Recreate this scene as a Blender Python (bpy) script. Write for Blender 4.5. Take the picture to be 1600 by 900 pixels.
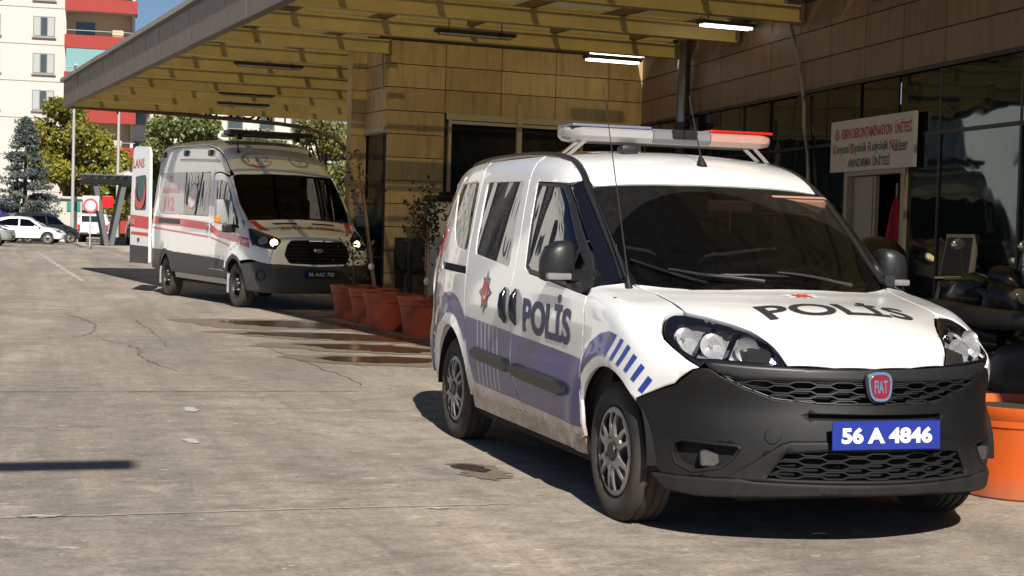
import bpy, bmesh, math, random
import numpy as np
from mathutils import Vector, Matrix, geometry
for o in list(bpy.data.objects): bpy.data.objects.remove(o)
SC = bpy.context.scene; COL = SC.collection
# ---------------------------------------------------------------- camera
CAM_POS = (6.4513, -3.3521, 1.2684); PITCH, ROLL, YAW = -.0358, .0272, 2.8379
def cam_matrix():
    f = Vector((math.cos(YAW)*math.cos(PITCH), math.sin(YAW)*math.cos(PITCH), math.sin(PITCH)))
    r = Vector((math.sin(YAW), -math.cos(YAW), 0)); u = r.cross(f)
    r2 = r*math.cos(ROLL)+u*math.sin(ROLL); u2 = u*math.cos(ROLL)-r*math.sin(ROLL)
    m = Matrix((r2, u2, -f)).transposed().to_4x4(); m.translation = CAM_POS
    return m
cd = bpy.data.cameras.new('camera'); cam = bpy.data.objects.new('camera', cd); COL.objects.link(cam)
cam.matrix_world = cam_matrix(); cd.sensor_width = 36; cd.lens = 54; cd.clip_start = .05; cd.clip_end = 3000
SC.camera = cam
# ---------------------------------------------------------------- sky and sun
SUN_EL, SUN_AZ = math.radians(41), math.radians(-7.5)      # azimuth from +x towards +y
W = bpy.data.worlds.new('World'); SC.world = W; W.use_nodes = True
nt = W.node_tree; bg = nt.nodes['Background']; sky = nt.nodes.new('ShaderNodeTexSky')
sky.sky_type = 'NISHITA'; sky.sun_disc = False; sky.sun_elevation = SUN_EL; sky.sun_rotation = math.pi/2-SUN_AZ
sky.altitude = 2600; sky.air_density = 1.0; sky.dust_density = .05; sky.ozone_density = 2.2
nt.links.new(sky.outputs[0], bg.inputs[0]); bg.inputs[1].default_value = .05
sl = bpy.data.lights.new('sun', 'SUN'); sl.energy = 5.0; sl.angle = math.radians(.53); sl.color = (1, .94, .85)
so = bpy.data.objects.new('sun', sl); COL.objects.link(so)
sd = Vector((math.cos(SUN_EL)*math.cos(SUN_AZ), math.cos(SUN_EL)*math.sin(SUN_AZ), math.sin(SUN_EL)))
so.rotation_euler = sd.to_track_quat('Z', 'Y').to_euler(); so.location = (20, -5, 30)
vs = SC.view_settings; vs.view_transform = 'Standard'; vs.look = 'None'; vs.exposure = .4; vs.gamma = 1; vs.use_curve_mapping = False
# ---------------------------------------------------------------- materials
def srgb(h):
    h = h.lstrip('#'); c = [int(h[i:i+2], 16)/255 for i in (0, 2, 4)]
    return tuple(v/12.92 if v <= .04045 else ((v+.055)/1.055)**2.4 for v in c)
class N:                                   # tiny node-graph helper
    def __init__(s, name):
        s.m = bpy.data.materials.new(name); s.m.use_nodes = True; s.t = s.m.node_tree; s.p = s.t.nodes['Principled BSDF']; s.o = s.t.nodes['Material Output']
    def n(s, kind, **k):
        q = s.t.nodes.new(kind)
        for a, v in k.items(): setattr(q, a, v)
        return q
    def set(s, node, **k):
        for a, v in k.items():
            i = node.inputs[a.replace('_', ' ')] if isinstance(a, str) and a.replace('_', ' ') in node.inputs else node.inputs[int(a[1:])]
            if hasattr(v, 'is_output'): s.t.links.new(v, i)
            else: i.default_value = v if not (isinstance(v, tuple) and len(v) == 3 and i.type == 'RGBA') else (*v, 1)
        return node
    def coord(s, which='Object', scale=(1, 1, 1), loc=(0, 0, 0)):
        c = s.n('ShaderNodeTexCoord'); mp = s.n('ShaderNodeMapping'); s.t.links.new(c.outputs[which], mp.inputs[0])
        mp.inputs['Scale'].default_value = scale; mp.inputs['Location'].default_value = loc; return mp.outputs[0]
    def noise(s, vec, scale=5, detail=4, rough=.55, dist=0):
        q = s.n('ShaderNodeTexNoise'); s.set(q, Vector=vec, Scale=scale, Detail=detail, Roughness=rough, Distortion=dist); return q.outputs['Fac']
    def ramp(s, fac, stops, interp='LINEAR'):
        q = s.n('ShaderNodeValToRGB'); q.color_ramp.interpolation = interp; e = q.color_ramp.elements
        while len(e) < len(stops): e.new(.5)
        for i, (p, c) in enumerate(stops): e[i].position = p; e[i].color = (*c, 1) if isinstance(c, tuple) else (c, c, c, 1)
        s.t.links.new(fac, q.inputs[0]); return q.outputs[0]
    def mix(s, fac, a, b, mode='MIX'):
        q = s.n('ShaderNodeMix', data_type='RGBA', blend_type=mode)
        for i, v in ((0, fac), (6, a), (7, b)):
            if hasattr(v, 'is_output'): s.t.links.new(v, q.inputs[i])
            else: q.inputs[i].default_value = v if i == 0 else (*v, 1) if len(v) == 3 else v
        return q.outputs[2]
    def math(s, op, a, b=0.0, clamp=False):
        q = s.n('ShaderNodeMath', operation=op, use_clamp=clamp)
        for i, v in ((0, a), (1, b)):
            if hasattr(v, 'is_output'): s.t.links.new(v, q.inputs[i])
            else: q.inputs[i].default_value = v
        return q.outputs[0]
    def sep(s, vec):
        q = s.n('ShaderNodeSeparateXYZ'); s.t.links.new(vec, q.inputs[0]); return q.outputs
    def bump(s, h, strength=.2, dist=.01):
        q = s.n('ShaderNodeBump'); s.set(q, Height=h, Strength=strength, Distance=dist); s.t.links.new(q.outputs[0], s.p.inputs['Normal']); return q
MATS = {}
def M(name): return MATS[name]
def simple(name, col, rough=.5, metal=0., coat=0., var=.0, vs_=6., bump=0., bs=60., spec=.5, emit=None, dirt=None, rnd=0.):
    """base colour with optional noise variation, fine relief, per-object variation and dirt below a height"""
    g = N(name); col = srgb(col) if isinstance(col, str) else col; c = col
    v = g.coord()
    if var:
        f = g.noise(v, vs_, 5, .6); c = g.mix(f, tuple(max(0, x*(1-var)) for x in col), tuple(min(1, x*(1+var)) for x in col))
    if rnd:
        oi = g.n('ShaderNodeObjectInfo'); r = g.math('MULTIPLY_ADD', oi.outputs['Random'], 2*rnd); r.node.inputs[2].default_value = 1-rnd
        hsv = g.n('ShaderNodeHueSaturation'); g.set(hsv, Color=c if hasattr(c, 'is_output') else c, Value=r); c = hsv.outputs[0]
    if dirt:                                # (z0, z1, colour, amount): road dirt thrown up from below
        z = g.sep(v)[2]; k = g.math('SUBTRACT', dirt[1], z); k = g.math('DIVIDE', k, dirt[1]-dirt[0], True)
        k = g.math('MULTIPLY', k, g.math('MULTIPLY', g.noise(v, 9, 6, .7), 1.7*dirt[3]), True); c = g.mix(k, c, dirt[2])
        rr = g.math('MULTIPLY_ADD', k, .5); rr.node.inputs[2].default_value = rough; g.set(g.p, Roughness=rr)
    else: g.p.inputs['Roughness'].default_value = rough
    g.set(g.p, Base_Color=c, Metallic=metal, Coat_Weight=coat, Specular_IOR_Level=spec); g.p.inputs['Coat Roughness'].default_value = .04
    if bump: g.bump(g.noise(v, bs, 3, .6), bump, .004)
    if emit: g.set(g.p, Emission_Color=srgb(emit[0]) if isinstance(emit[0], str) else emit[0], Emission_Strength=emit[1])
    MATS[name] = g.m; return g.m
def glassy(name, tint, refl=1.5, rough=.0, dust=None, base=0.0, wavy=None):
    """thin pane: tinted see-through plus mirror reflection, optional film of dust"""
    g = N(name); g.t.nodes.remove(g.p)
    tr = g.n('ShaderNodeBsdfTransparent'); g.set(tr, Color=tint); gl = g.n('ShaderNodeBsdfGlossy'); g.set(gl, Color=(1, 1, 1), Roughness=rough)
    fr = g.n('ShaderNodeFresnel'); fr.inputs[0].default_value = refl
    if wavy:
        bq = g.n('ShaderNodeBump'); g.set(bq, Height=g.noise(g.coord(scale=wavy[0]), 1., 1, .4, .5), Strength=1., Distance=wavy[1]); g.t.links.new(bq.outputs[0], gl.inputs['Normal'])
    mx = g.n('ShaderNodeMixShader')
    g.t.links.new(g.math('ADD', fr.outputs[0], base, True), mx.inputs[0]); g.t.links.new(tr.outputs[0], mx.inputs[1]); g.t.links.new(gl.outputs[0], mx.inputs[2]); out = mx.outputs[0]
    if dust:
        d = g.n('ShaderNodeBsdfDiffuse'); g.set(d, Color=(.45, .42, .38)); m2 = g.n('ShaderNodeMixShader'); g.t.links.new(dust(g), m2.inputs[0]); g.t.links.new(out, m2.inputs[1]); g.t.links.new(d.outputs[0], m2.inputs[2]); out = m2.outputs[0]
    g.t.links.new(out, g.o.inputs[0]); MATS[name] = g.m; g.N = None; return g
# ---------------------------------------------------------------- objects
def empty(name, loc=(0, 0, 0), rz=0, label=None, cat=None, group=None, parent=None):
    o = bpy.data.objects.new(name, None); COL.objects.link(o); o.location = loc; o.rotation_euler = (0, 0, rz); o.empty_display_size = .2
    if parent: o.parent = parent
    return tag(o, label, cat, group)
def tag(o, label=None, cat=None, group=None, kind=None):
    if label: o['label'] = label
    if cat: o['category'] = cat
    if group: o['group'] = group
    if kind: o['kind'] = kind
    return o
def link(name, me, mat=None, parent=None):
    if mat is not None and not me.materials: me.materials.append(M(mat) if isinstance(mat, str) else mat)
    o = bpy.data.objects.new(name, me); COL.objects.link(o)
    if parent: o.parent = parent
    return o
def copy_tree(o, parent=None):
    c = o.copy(); COL.objects.link(c); c.parent = parent
    for ch in o.children: copy_tree(ch, c)
    return c
class MB:
    """collects simple solids into one mesh"""
    def __init__(s): s.v, s.f = [], []
    def add(s, v, f): b = len(s.v); s.v += [tuple(p) for p in v]; s.f += [tuple(i+b for i in q) for q in f]; return s
    def box(s, c, d, rz=0, m=None, ch=0.0):
        x, y, z = (a/2 for a in d)
        if ch:                              # chamfered box
            pts = []; fs = []
            bm = bmesh.new(); bmesh.ops.create_cube(bm, size=1, matrix=Matrix.Diagonal((*d, 1))); bmesh.ops.bevel(bm, geom=list(bm.edges), offset=ch, segments=2, profile=.6, affect='EDGES')
            bm.verts.index_update(); pts = [v.co.copy() for v in bm.verts]; fs = [[v.index for v in f.verts] for f in bm.faces]; bm.free()
        else:
            pts = [Vector((sx*x, sy*y, sz*z)) for sz in (-1, 1) for sx, sy in ((-1, -1), (1, -1), (1, 1), (-1, 1))]
            fs = [(3, 2, 1, 0), (4, 5, 6, 7), (0, 1, 5, 4), (1, 2, 6, 5), (2, 3, 7, 6), (3, 0, 4, 7)]
        r = Matrix.Rotation(rz, 3, 'Z') if m is None else m
        return s.add([r @ p+Vector(c) for p in pts], fs)
    def bar(s, a, b, w, h, up=(0, 0, 1)):   # box beam between two points
        a, b = Vector(a), Vector(b); d = (b-a); L = d.length; d.normalize(); u = Vector(up); r = d.cross(u)
        if r.length < 1e-4: r = d.cross(Vector((1, 0, 0)))
        r.normalize(); u = r.cross(d)
        return s.box((a+b)/2, (L, w, h), m=Matrix((d, -r, u)).transposed())
    def tube(s, path, r, n=8, cap=True):
        path = [Vector(p) for p in path]; rs = r if isinstance(r, (list, tuple)) else [r]*len(path); V = []; F = []; pu = None
        for i, p in enumerate(path):
            t = (path[min(i+1, len(path)-1)]-path[max(i-1, 0)]).normalized()
            if pu is None: pu = t.orthogonal().normalized()
            pu = (pu-t*pu.dot(t)); pu = pu.normalized() if pu.length > 1e-6 else t.orthogonal().normalized(); w = t.cross(pu)
            V += [p+(pu*math.cos(2*math.pi*k/n)+w*math.sin(2*math.pi*k/n))*rs[i] for k in range(n)]
        for i in range(len(path)-1):
            for k in range(n): F.append((i*n+k, i*n+(k+1) % n, (i+1)*n+(k+1) % n, (i+1)*n+k))
        if cap: F += [tuple(range(n-1, -1, -1)), tuple(range((len(path)-1)*n, len(path)*n))]
        return s.add(V, F)
    def lathe(s, prof, n=24, m=None, arc=2*math.pi):   # prof (r, h) about local z
        V = []; F = []; k = len(prof); full = arc > 6.28
        for j in range(n if full else n+1):
            a = arc*j/n; V += [Vector((r*math.cos(a), r*math.sin(a), h)) for r, h in prof]
        for j in range(n):
            j2 = (j+1) % n if full else j+1
            for i in range(k-1): F.append((j*k+i, j2*k+i, j2*k+i+1, j*k+i+1))
        return s.add([m @ p for p in V] if m is not None else V, F)
    def prism(s, poly, h, m=None):          # polygon in local xy, extruded along z from 0 to h
        n = len(poly); V = [Vector((x, y, 0)) for x, y in poly]+[Vector((x, y, h)) for x, y in poly]
        F = [tuple(range(n-1, -1, -1)), tuple(range(n, 2*n))]+[(i, (i+1) % n, n+(i+1) % n, n+i) for i in range(n)]
        return s.add([m @ p for p in V] if m is not None else V, F)
    def sphere(s, c, r, n=12, m=None):
        V = []; F = []; h = n//2
        for i in range(h+1):
            a = math.pi*i/h
            for k in range(n): b = 2*math.pi*k/n; V.append(Vector((math.sin(a)*math.cos(b)*r[0], math.sin(a)*math.sin(b)*r[1], math.cos(a)*r[2])))
        for i in range(h):
            for k in range(n): F.append((i*n+k, (i+1)*n+k, (i+1)*n+(k+1) % n, i*n+(k+1) % n))
        return s.add([(m @ p if m is not None else p)+Vector(c) for p in V], F)
    def mesh(s, name='mesh', smooth=None):
        me = bpy.data.meshes.new(name); me.from_pydata([tuple(p) for p in s.v], [], s.f); me.validate(); me.update()
        bm = bmesh.new(); bm.from_mesh(me); bmesh.ops.remove_doubles(bm, verts=bm.verts, dist=1e-5); bmesh.ops.recalc_face_normals(bm, faces=bm.faces)
        if smooth is not None:
            for f in bm.faces: f.smooth = True
            for e in bm.edges:
                if len(e.link_faces) == 2 and e.calc_face_angle(0) > math.radians(smooth): e.smooth = False
        bm.to_mesh(me); bm.free(); return me
    def build(s, name, mat, parent=None, smooth=None): return link(name, s.mesh(name, smooth), mat, parent)
def RM(axis_z, axis_x=None):                # rotation taking local z to axis_z
    z = Vector(axis_z).normalized(); x = Vector(axis_x) if axis_x else z.orthogonal(); x = (x-z*x.dot(z)).normalized(); return Matrix((x, z.cross(x), z)).transposed()
def XF(loc, rot3): m = rot3.to_4x4(); m.translation = loc; return m
# ---------------------------------------------------------------- implicit car bodies
def catmull(P, n=10, closed=True):
    P = np.asarray(P, float); m = len(P); out = []
    for i in range(m if closed else m-1):
        if closed: p0, p1, p2, p3 = P[i-1], P[i], P[(i+1) % m], P[(i+2) % m]
        else: p0, p1, p2, p3 = P[max(i-1, 0)], P[i], P[i+1], P[min(i+2, m-1)]
        # centripetal parameters keep tight corners from overshooting
        t1 = max(np.linalg.norm(p1-p0), 1e-6)**.5; t2 = t1+max(np.linalg.norm(p2-p1), 1e-6)**.5
        t3 = t2+max(np.linalg.norm(p3-p2), 1e-6)**.5
        if np.allclose(p0, p1): p0 = 2*p1-p2; t1 = np.linalg.norm(p1-p0)**.5; t2 = t1+np.linalg.norm(p2-p1)**.5; t3 = t2+max(np.linalg.norm(p3-p2), 1e-6)**.5
        if np.allclose(p3, p2): p3 = 2*p2-p1; t3 = t2+np.linalg.norm(p3-p2)**.5
        for k in range(n):
            t = t1+(t2-t1)*k/n
            a1 = p0*(t1-t)/t1+p1*t/t1; a2 = p1*(t2-t)/(t2-t1)+p2*(t-t1)/(t2-t1); a3 = p2*(t3-t)/(t3-t2)+p3*(t-t2)/(t3-t2)
            b1 = a1*(t2-t)/t2+a2*t/t2; b2 = a2*(t3-t)/(t3-t1)+a3*(t-t1)/(t3-t1)
            out.append(b1*(t2-t)/(t2-t1)+b2*(t-t1)/(t2-t1))
    if not closed: out.append(P[-1])
    return np.array(out)

class Lin:                      # smooth 1-D curve through points (monotone cubic)
    def __init__(s, pts):
        a = np.array(sorted(pts), float); s.x, s.y = a[:, 0], a[:, 1]
        h = np.diff(s.x); d = np.diff(s.y)/h; m = np.zeros(len(s.x))
        m[0], m[-1] = d[0], d[-1]
        for i in range(1, len(d)):
            if d[i-1]*d[i] > 0: w1, w2 = 2*h[i]+h[i-1], h[i]+2*h[i-1]; m[i] = (w1+w2)/(w1/d[i-1]+w2/d[i])
        s.m = m; s.h = h
    def __call__(s, v):
        v = np.clip(np.asarray(v, float), s.x[0], s.x[-1]); i = np.clip(np.searchsorted(s.x, v)-1, 0, len(s.h)-1)
        h = s.h[i]; t = (v-s.x[i])/h; t2, t3 = t*t, t*t*t
        return (2*t3-3*t2+1)*s.y[i]+(t3-2*t2+t)*h*s.m[i]+(-2*t3+3*t2)*s.y[i+1]+(t3-t2)*h*s.m[i+1]

class Body:
    """f<0 inside.  Side profile (x,z) meets a width surface |y|=W(x,z) with a rounded edge."""
    def __init__(s, prof, wz, wx, bow, crown, k, flares=()):
        s.p = catmull(prof, 9); s.wz, s.wx, s.bow, s.crown, s.k, s.flares = Lin(wz), Lin(wx), Lin(bow), Lin(crown), Lin(k), flares
        s.a = s.p; s.b = np.roll(s.p, -1, 0)
        s.e = s.b-s.a; s.ee = (s.e**2).sum(1)
    def sdf(s, x, z):
        out = np.empty(len(x))
        for i in range(0, len(x), 4000):
            X, Z = x[i:i+4000, None], z[i:i+4000, None]
            dx, dz = X-s.a[:, 0], Z-s.a[:, 1]
            t = np.clip((dx*s.e[:, 0]+dz*s.e[:, 1])/s.ee, 0, 1)
            d = ((dx-t*s.e[:, 0])**2+(dz-t*s.e[:, 1])**2).min(1)**.5
            c1 = s.a[:, 1] <= Z; c2 = s.b[:, 1] > Z; cr = s.e[:, 0]*dz-s.e[:, 1]*dx
            wn = ((c1 & c2 & (cr > 0)).sum(1)-((~c1) & (~c2) & (cr < 0)).sum(1))
            out[i:i+4000] = np.where(wn != 0, -d, d)
        return out
    def W(s, x, z):
        w = s.wz(z)*s.wx(x)
        for (fx, fz, r, h) in s.flares:
            q = np.hypot(x-fx, z-fz); w = w+h*np.exp(-((q-r)/.07)**2)
        return w
    def f(s, P):
        x, y, z = P[:, 0], P[:, 1], P[:, 2]; y2 = y*y
        d1 = s.sdf(x+s.bow(z)*y2, z+s.crown(x)*y2); d2 = np.abs(y)-s.W(x, z)
        k = s.k(x); h = np.maximum(k-np.abs(d1-d2), 0)/k
        return np.maximum(d1, d2)+h*h*k*.25
    def cast(s, O, D, n=26):
        O = np.asarray(O, float); D = np.asarray(D, float)/np.linalg.norm(D, axis=1)[:, None]
        t = np.zeros(len(O))
        for _ in range(n): t += s.f(O+D*t[:, None])*.8
        return O+D*t[:, None]
    def normal(s, P, e=.012):
        g = np.stack([s.f(P+d)-s.f(P-d) for d in np.eye(3)*e], 1)
        return g/np.maximum(np.linalg.norm(g, axis=1), 1e-9)[:, None]

def frame_rays(kind, uv, arg=None):
    u, v = uv[:, 0], uv[:, 1]; o = np.zeros((len(u), 3)); d = np.zeros((len(u), 3))
    if kind == 'R': o[:] = np.stack([u, u*0-1.6, v], 1); d[:, 1] = 1          # right side, uv = x,z
    elif kind == 'F': o[:] = np.stack([u*0+arg[0], u, v], 1); d[:, 0] = -1    # front, uv = y,z
    elif kind == 'B': o[:] = np.stack([u*0+arg[0], u, v], 1); d[:, 0] = 1     # back
    elif kind == 'T': o[:] = np.stack([u, v, u*0+arg[0]], 1); d[:, 2] = -1    # top, uv = x,y
    elif kind == 'W':                                                        # wrap, uv = degrees round the nose, z
        c, n = np.cos(np.radians(u)), np.sin(np.radians(u)); r = arg[1]
        o[:] = np.stack([arg[0]+r*c, r*n, v], 1); d[:, 0] = -c; d[:, 1] = -n
    elif kind == 'Q':                                                        # from above the right side, uv = x, height across the ray
        s, c = math.sin(.7), math.cos(.7)
        o[:] = np.stack([u, v*s-c*1.2, v*c+s*1.2], 1); d[:, 1] = c; d[:, 2] = -s
    elif kind == 'S':                                                        # slanted down the screen, uv = y, distance up the slope
        s, c = math.sin(arg[2]), math.cos(arg[2])
        o[:] = np.stack([arg[0]-c*v+s*1.0, u, arg[1]+s*v+c*1.0], 1); d[:, 0] = -s; d[:, 2] = -c
    return o, d
def frame_uv(kind, P, arg=None):
    x, y, z = P[:, 0], P[:, 1], P[:, 2]
    if kind == 'R': return np.stack([x, z], 1)
    if kind in 'FB': return np.stack([y, z], 1)
    if kind == 'T': return np.stack([x, y], 1)
    if kind == 'Q': return np.stack([x, y*math.sin(.7)+z*math.cos(.7)], 1)
    if kind == 'W': return np.stack([np.degrees(np.arctan2(y, x-arg[0])), z], 1)
    s, c = math.sin(arg[2]), math.cos(arg[2])
    return np.stack([y, -(x-arg[0])*c+(z-arg[1])*s], 1)
DOBLO = Body(
    prof=[(.905,.20),(.925,.27),(.928,.34),(.925,.42),(.90,.52),(.87,.60),(.845,.68),(.825,.75),(.785,.825),(.70,.885),(.486,.967),(.20,1.015),(.02,1.052),
          (-.38,1.295),(-.80,1.545),(-1.0,1.645),(-1.28,1.715),(-1.84,1.757),(-2.6,1.765),(-3.14,1.755),(-3.36,1.725),(-3.45,1.63),(-3.45,1.4),(-3.42,1.1),(-3.40,.6),(-3.38,.3),(-3.35,.12),(-2,.08),(0,.08),(.70,.08),(.86,.12)],
    wz=[(.1,.83),(.2,.845),(.3,.862),(.45,.888),(.6,.898),(.8,.898),(.95,.888),(1.05,.873),(1.15,.853),(1.35,.805),(1.55,.748),(1.68,.705),(1.8,.66)],
    wx=[(-3.6,.86),(-3.4,.895),(-3.2,.935),(-2.9,.975),(-2.4,1.),(-.4,1.),(.1,.993),(.4,.960),(.65,.91),(.95,.84)],
    bow=[(.2,.6),(.55,.58),(.7,.45),(.8,.38),(.95,.45),(1.05,.55),(1.2,.46),(1.55,.24),(1.7,.2),(1.8,.18)],
    crown=[(-3.6,.10),(-3,.08),(-1.4,.08),(-.8,.05),(-.3,.01),(.1,.03),(.5,.10),(.9,.08)],
    k=[(-3.6,.16),(-3.1,.13),(-1.2,.11),(-.6,.09),(-.1,.08),(.25,.13),(.5,.2),(.9,.2)],
    flares=[(0,.30,.42,.014),(-2.755,.30,.42,.014)])
TRANSIT = Body(
    prof=[(1.06,.28),(1.10,.36),(1.10,.50),(1.085,.62),(1.075,.70),(1.06,.85),(1.035,1.0),(.97,1.11),(.78,1.20),(.30,1.385),
          (-.06,1.74),(-.42,2.085),(-.80,2.36),(-1.2,2.57),(-1.6,2.675),(-2.2,2.715),(-3.4,2.73),(-4.3,2.72),(-4.62,2.67),(-4.70,2.5),(-4.74,1.6),(-4.74,.8),(-4.72,.42),(-4.5,.25),(-2,.2),(0,.2),(.9,.2)],
    wz=[(.2,.93),(.35,.96),(.55,.995),(.8,1.0),(1.1,1.0),(1.4,.985),(1.8,.94),(2.2,.885),(2.5,.84),(2.75,.79)],
    wx=[(-4.8,.955),(-4.5,.975),(-4,.99),(-3.3,1.),(0,1.),(.4,.985),(.8,.945),(1.1,.89)],
    bow=[(.2,.18),(.7,.16),(1.1,.2),(1.4,.14),(2.1,.12),(2.7,.12)],
    crown=[(-4.8,.05),(-1.5,.05),(-.6,.05),(0,.02),(.6,.07),(1.1,.05)],
    k=[(-4.8,.14),(-4,.14),(-1.6,.20),(-.7,.16),(0,.13),(.5,.2),(1.1,.26)],
    flares=[(0,.345,.47,.012),(-3.75,.345,.47,.012)])
# ---------------------------------------------------------------- panels cut from the body surfaces
def fillet(poly, r, n=4):
    if not r: return list(poly)
    out = []; P = [np.array(p, float) for p in poly]; m = len(P)
    for i in range(m):
        a, b, c = P[i-1], P[i], P[(i+1) % m]; u, v = a-b, c-b; lu, lv = np.linalg.norm(u), np.linalg.norm(v)
        if lu < 1e-6 or lv < 1e-6: continue
        d = min(r, lu*.45, lv*.45); p, q = b+u/lu*d, b+v/lv*d
        for k in range(n+1): t = k/n; out.append((1-t)**2*p+2*t*(1-t)*b+t*t*q)
    return out
def resample(poly, sp):
    out = []; m = len(poly)
    for i in range(m):
        a, b = np.array(poly[i], float), np.array(poly[(i+1) % m], float); k = max(1, int(np.linalg.norm(b-a)/sp+.5))
        out += [a+(b-a)*j/k for j in range(k)]
    return np.array(out)
def inpoly(P, poly):
    x, y = P[:, 0], P[:, 1]; r = np.zeros(len(P), bool); q = np.asarray(poly); j = len(q)-1
    for i in range(len(q)):
        c = ((q[i, 1] > y) != (q[j, 1] > y))
        r ^= c & (x < (q[j, 0]-q[i, 0])*(y-q[i, 1])/((q[j, 1]-q[i, 1]) if q[j, 1] != q[i, 1] else 1e-12)+q[i, 0]); j = i
    return r
def segdist(P, poly):
    a = np.asarray(poly); b = np.roll(a, -1, 0); e = b-a; ee = np.maximum((e**2).sum(1), 1e-12); d = P[:, None]-a
    t = np.clip((d*e).sum(2)/ee, 0, 1); return np.sqrt(((d-t[..., None]*e)**2).sum(2).min(1))
def area(p): p = np.asarray(p); return .5*np.sum(p[:, 0]*np.roll(p[:, 1], -1)-np.roll(p[:, 0], -1)*p[:, 1])
def inset(p, d):
    p = np.asarray(p); t = np.roll(p, -1, 0)-np.roll(p, 1, 0); t /= np.maximum(np.linalg.norm(t, axis=1), 1e-9)[:, None]
    return p+np.stack([-t[:, 1], t[:, 0]], 1)*d
def fill2d(poly, holes, sp, edge=.006):
    """triangulate a polygon with holes; returns points, triangles, loops (index lists of each outline)"""
    rings = []
    for i, r in enumerate([poly]+list(holes)):
        q = resample(r, sp)
        if (area(q) > 0) != (i == 0): q = q[::-1]
        rings.append(q)
    pts = []; cons = []; loops = []; allr = []
    for q in rings:
        b = len(pts); n = len(q); pts += list(q); cons += [(b+i, b+(i+1) % n) for i in range(n)]; loops.append(list(range(b, b+n)))
        if edge: allr.append(inset(q, edge))
    lo, hi = rings[0].min(0), rings[0].max(0); gx = np.arange(lo[0], hi[0]+sp, sp); gy = np.arange(lo[1], hi[1]+sp, sp*.866)
    G = np.array([(x+(sp/2 if k % 2 else 0), y) for k, y in enumerate(gy) for x in gx])
    ok = inpoly(G, rings[0])
    for h in rings[1:]: ok &= ~inpoly(G, h)
    G = G[ok]
    if len(G): 
        for r in rings: G = G[segdist(G, r) > sp*.45]
    extra = []
    if edge:
        for q in allr:
            k = inpoly(q, rings[0])
            for h in rings[1:]: k &= ~inpoly(q, h)
            q = q[k]
            if len(q):
                for r in rings: q = q[segdist(q, r) > edge*.7] if len(q) else q
            extra += list(q)
    V = [Vector(p) for p in pts]+[Vector(p) for p in extra]+[Vector(p) for p in G]
    vo, eo, fo, ov, oe, of = geometry.delaunay_2d_cdt(V, cons, [], 0, 1e-7)
    vo = np.array([(v.x, v.y) for v in vo]); mp = {}
    for i, src in enumerate(ov):
        for s_ in src: mp[s_] = i
    T = np.array([f for f in fo if len(f) == 3]); c = vo[T].mean(1); ok = inpoly(c, rings[0])
    for h in rings[1:]: ok &= ~inpoly(c, h)
    return vo, T[ok], [[mp[i] for i in l] for l in loops]
def mesh_normals(name, V, F, Nn, mat):
    me = bpy.data.meshes.new(name); me.from_pydata([tuple(v) for v in V], [], [tuple(map(int, f)) for f in F]); me.update()
    me.shade_smooth(); me.normals_split_custom_set_from_vertices([tuple(n) for n in Nn])
    if mat: me.materials.append(M(mat) if isinstance(mat, str) else mat)
    return me
USC = {'W': (math.pi/180*1.05, 1.)}
def panel(name, B, kind, poly, mat, parent, arg=None, holes=(), sp=.04, off=0., depth=.018, bev=.0025, rnd=0., mirror=True, flat=None):
    """a piece of body surface with its own edges; mirrored on the other side when mirror is set"""
    sc = np.array(USC.get(kind, (1., 1.)))
    pl = fillet(np.asarray(poly, float)*sc, rnd); hs = [np.asarray(h, float)*sc for h in holes]
    uv, T, loops = fill2d(pl, hs, sp, edge=max(.005, bev*2) if bev else 0)
    o, d = frame_rays(kind, uv/sc, arg); P = B.cast(o, d); Nn = B.normal(P); P = P+Nn*off
    if flat is not None: P[:, flat[0]] = flat[1]
    # outward side of triangles
    a = np.cross(P[T[:, 1]]-P[T[:, 0]], P[T[:, 2]]-P[T[:, 0]]); fl = (a*Nn[T[:, 0]]).sum(1) < 0; T = T.copy(); T[fl] = T[fl][:, ::-1]
    V = [P.copy()]; NV = [Nn.copy()]; F = list(T); base = len(P)
    if depth:
        for l in loops:
            l = np.array(l); t = np.roll(P[l], -1, 0)-np.roll(P[l], 1, 0); out = np.cross(t, Nn[l]); out /= np.maximum(np.linalg.norm(out, axis=1), 1e-9)[:, None]
            if fl.mean() > .5: out = -out
            V[0][l] -= Nn[l]*bev; nn = Nn[l]+out*.8; NV[0][l] = nn/np.linalg.norm(nn, axis=1)[:, None]
            n = len(l); b = base; V += [V[0][l], V[0][l]-Nn[l]*depth]; NV += [out, out]; base += 2*n
            for i in range(n):
                j = (i+1) % n; F.append((b+i, b+n+i, b+n+j, b+j) if fl.mean() <= .5 else (b+i, b+j, b+n+j, b+n+i))
    V = np.concatenate(V); NV = np.concatenate(NV); NV /= np.maximum(np.linalg.norm(NV, axis=1), 1e-9)[:, None]
    o1 = link(name, mesh_normals(name, V, F, NV, mat), None, parent)
    if not mirror: return o1
    V2 = V*[1, -1, 1]; N2 = NV*[1, -1, 1]
    par2 = parent if mirror is True else mirror
    return o1, link(name, mesh_normals(name, V2, [f[::-1] for f in F], N2, mat), None, par2)
def on(B, kind, uv, arg=None, off=0.):
    o, d = frame_rays(kind, np.asarray(uv, float).reshape(-1, 2), arg); P = B.cast(o, d)
    return P+B.normal(P)*off if off else P
def rail(B, kind, uv, arg=None, off=0., n=6):   # smooth path on the surface
    return on(B, kind, catmull(uv, n, False), arg, off)
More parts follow.
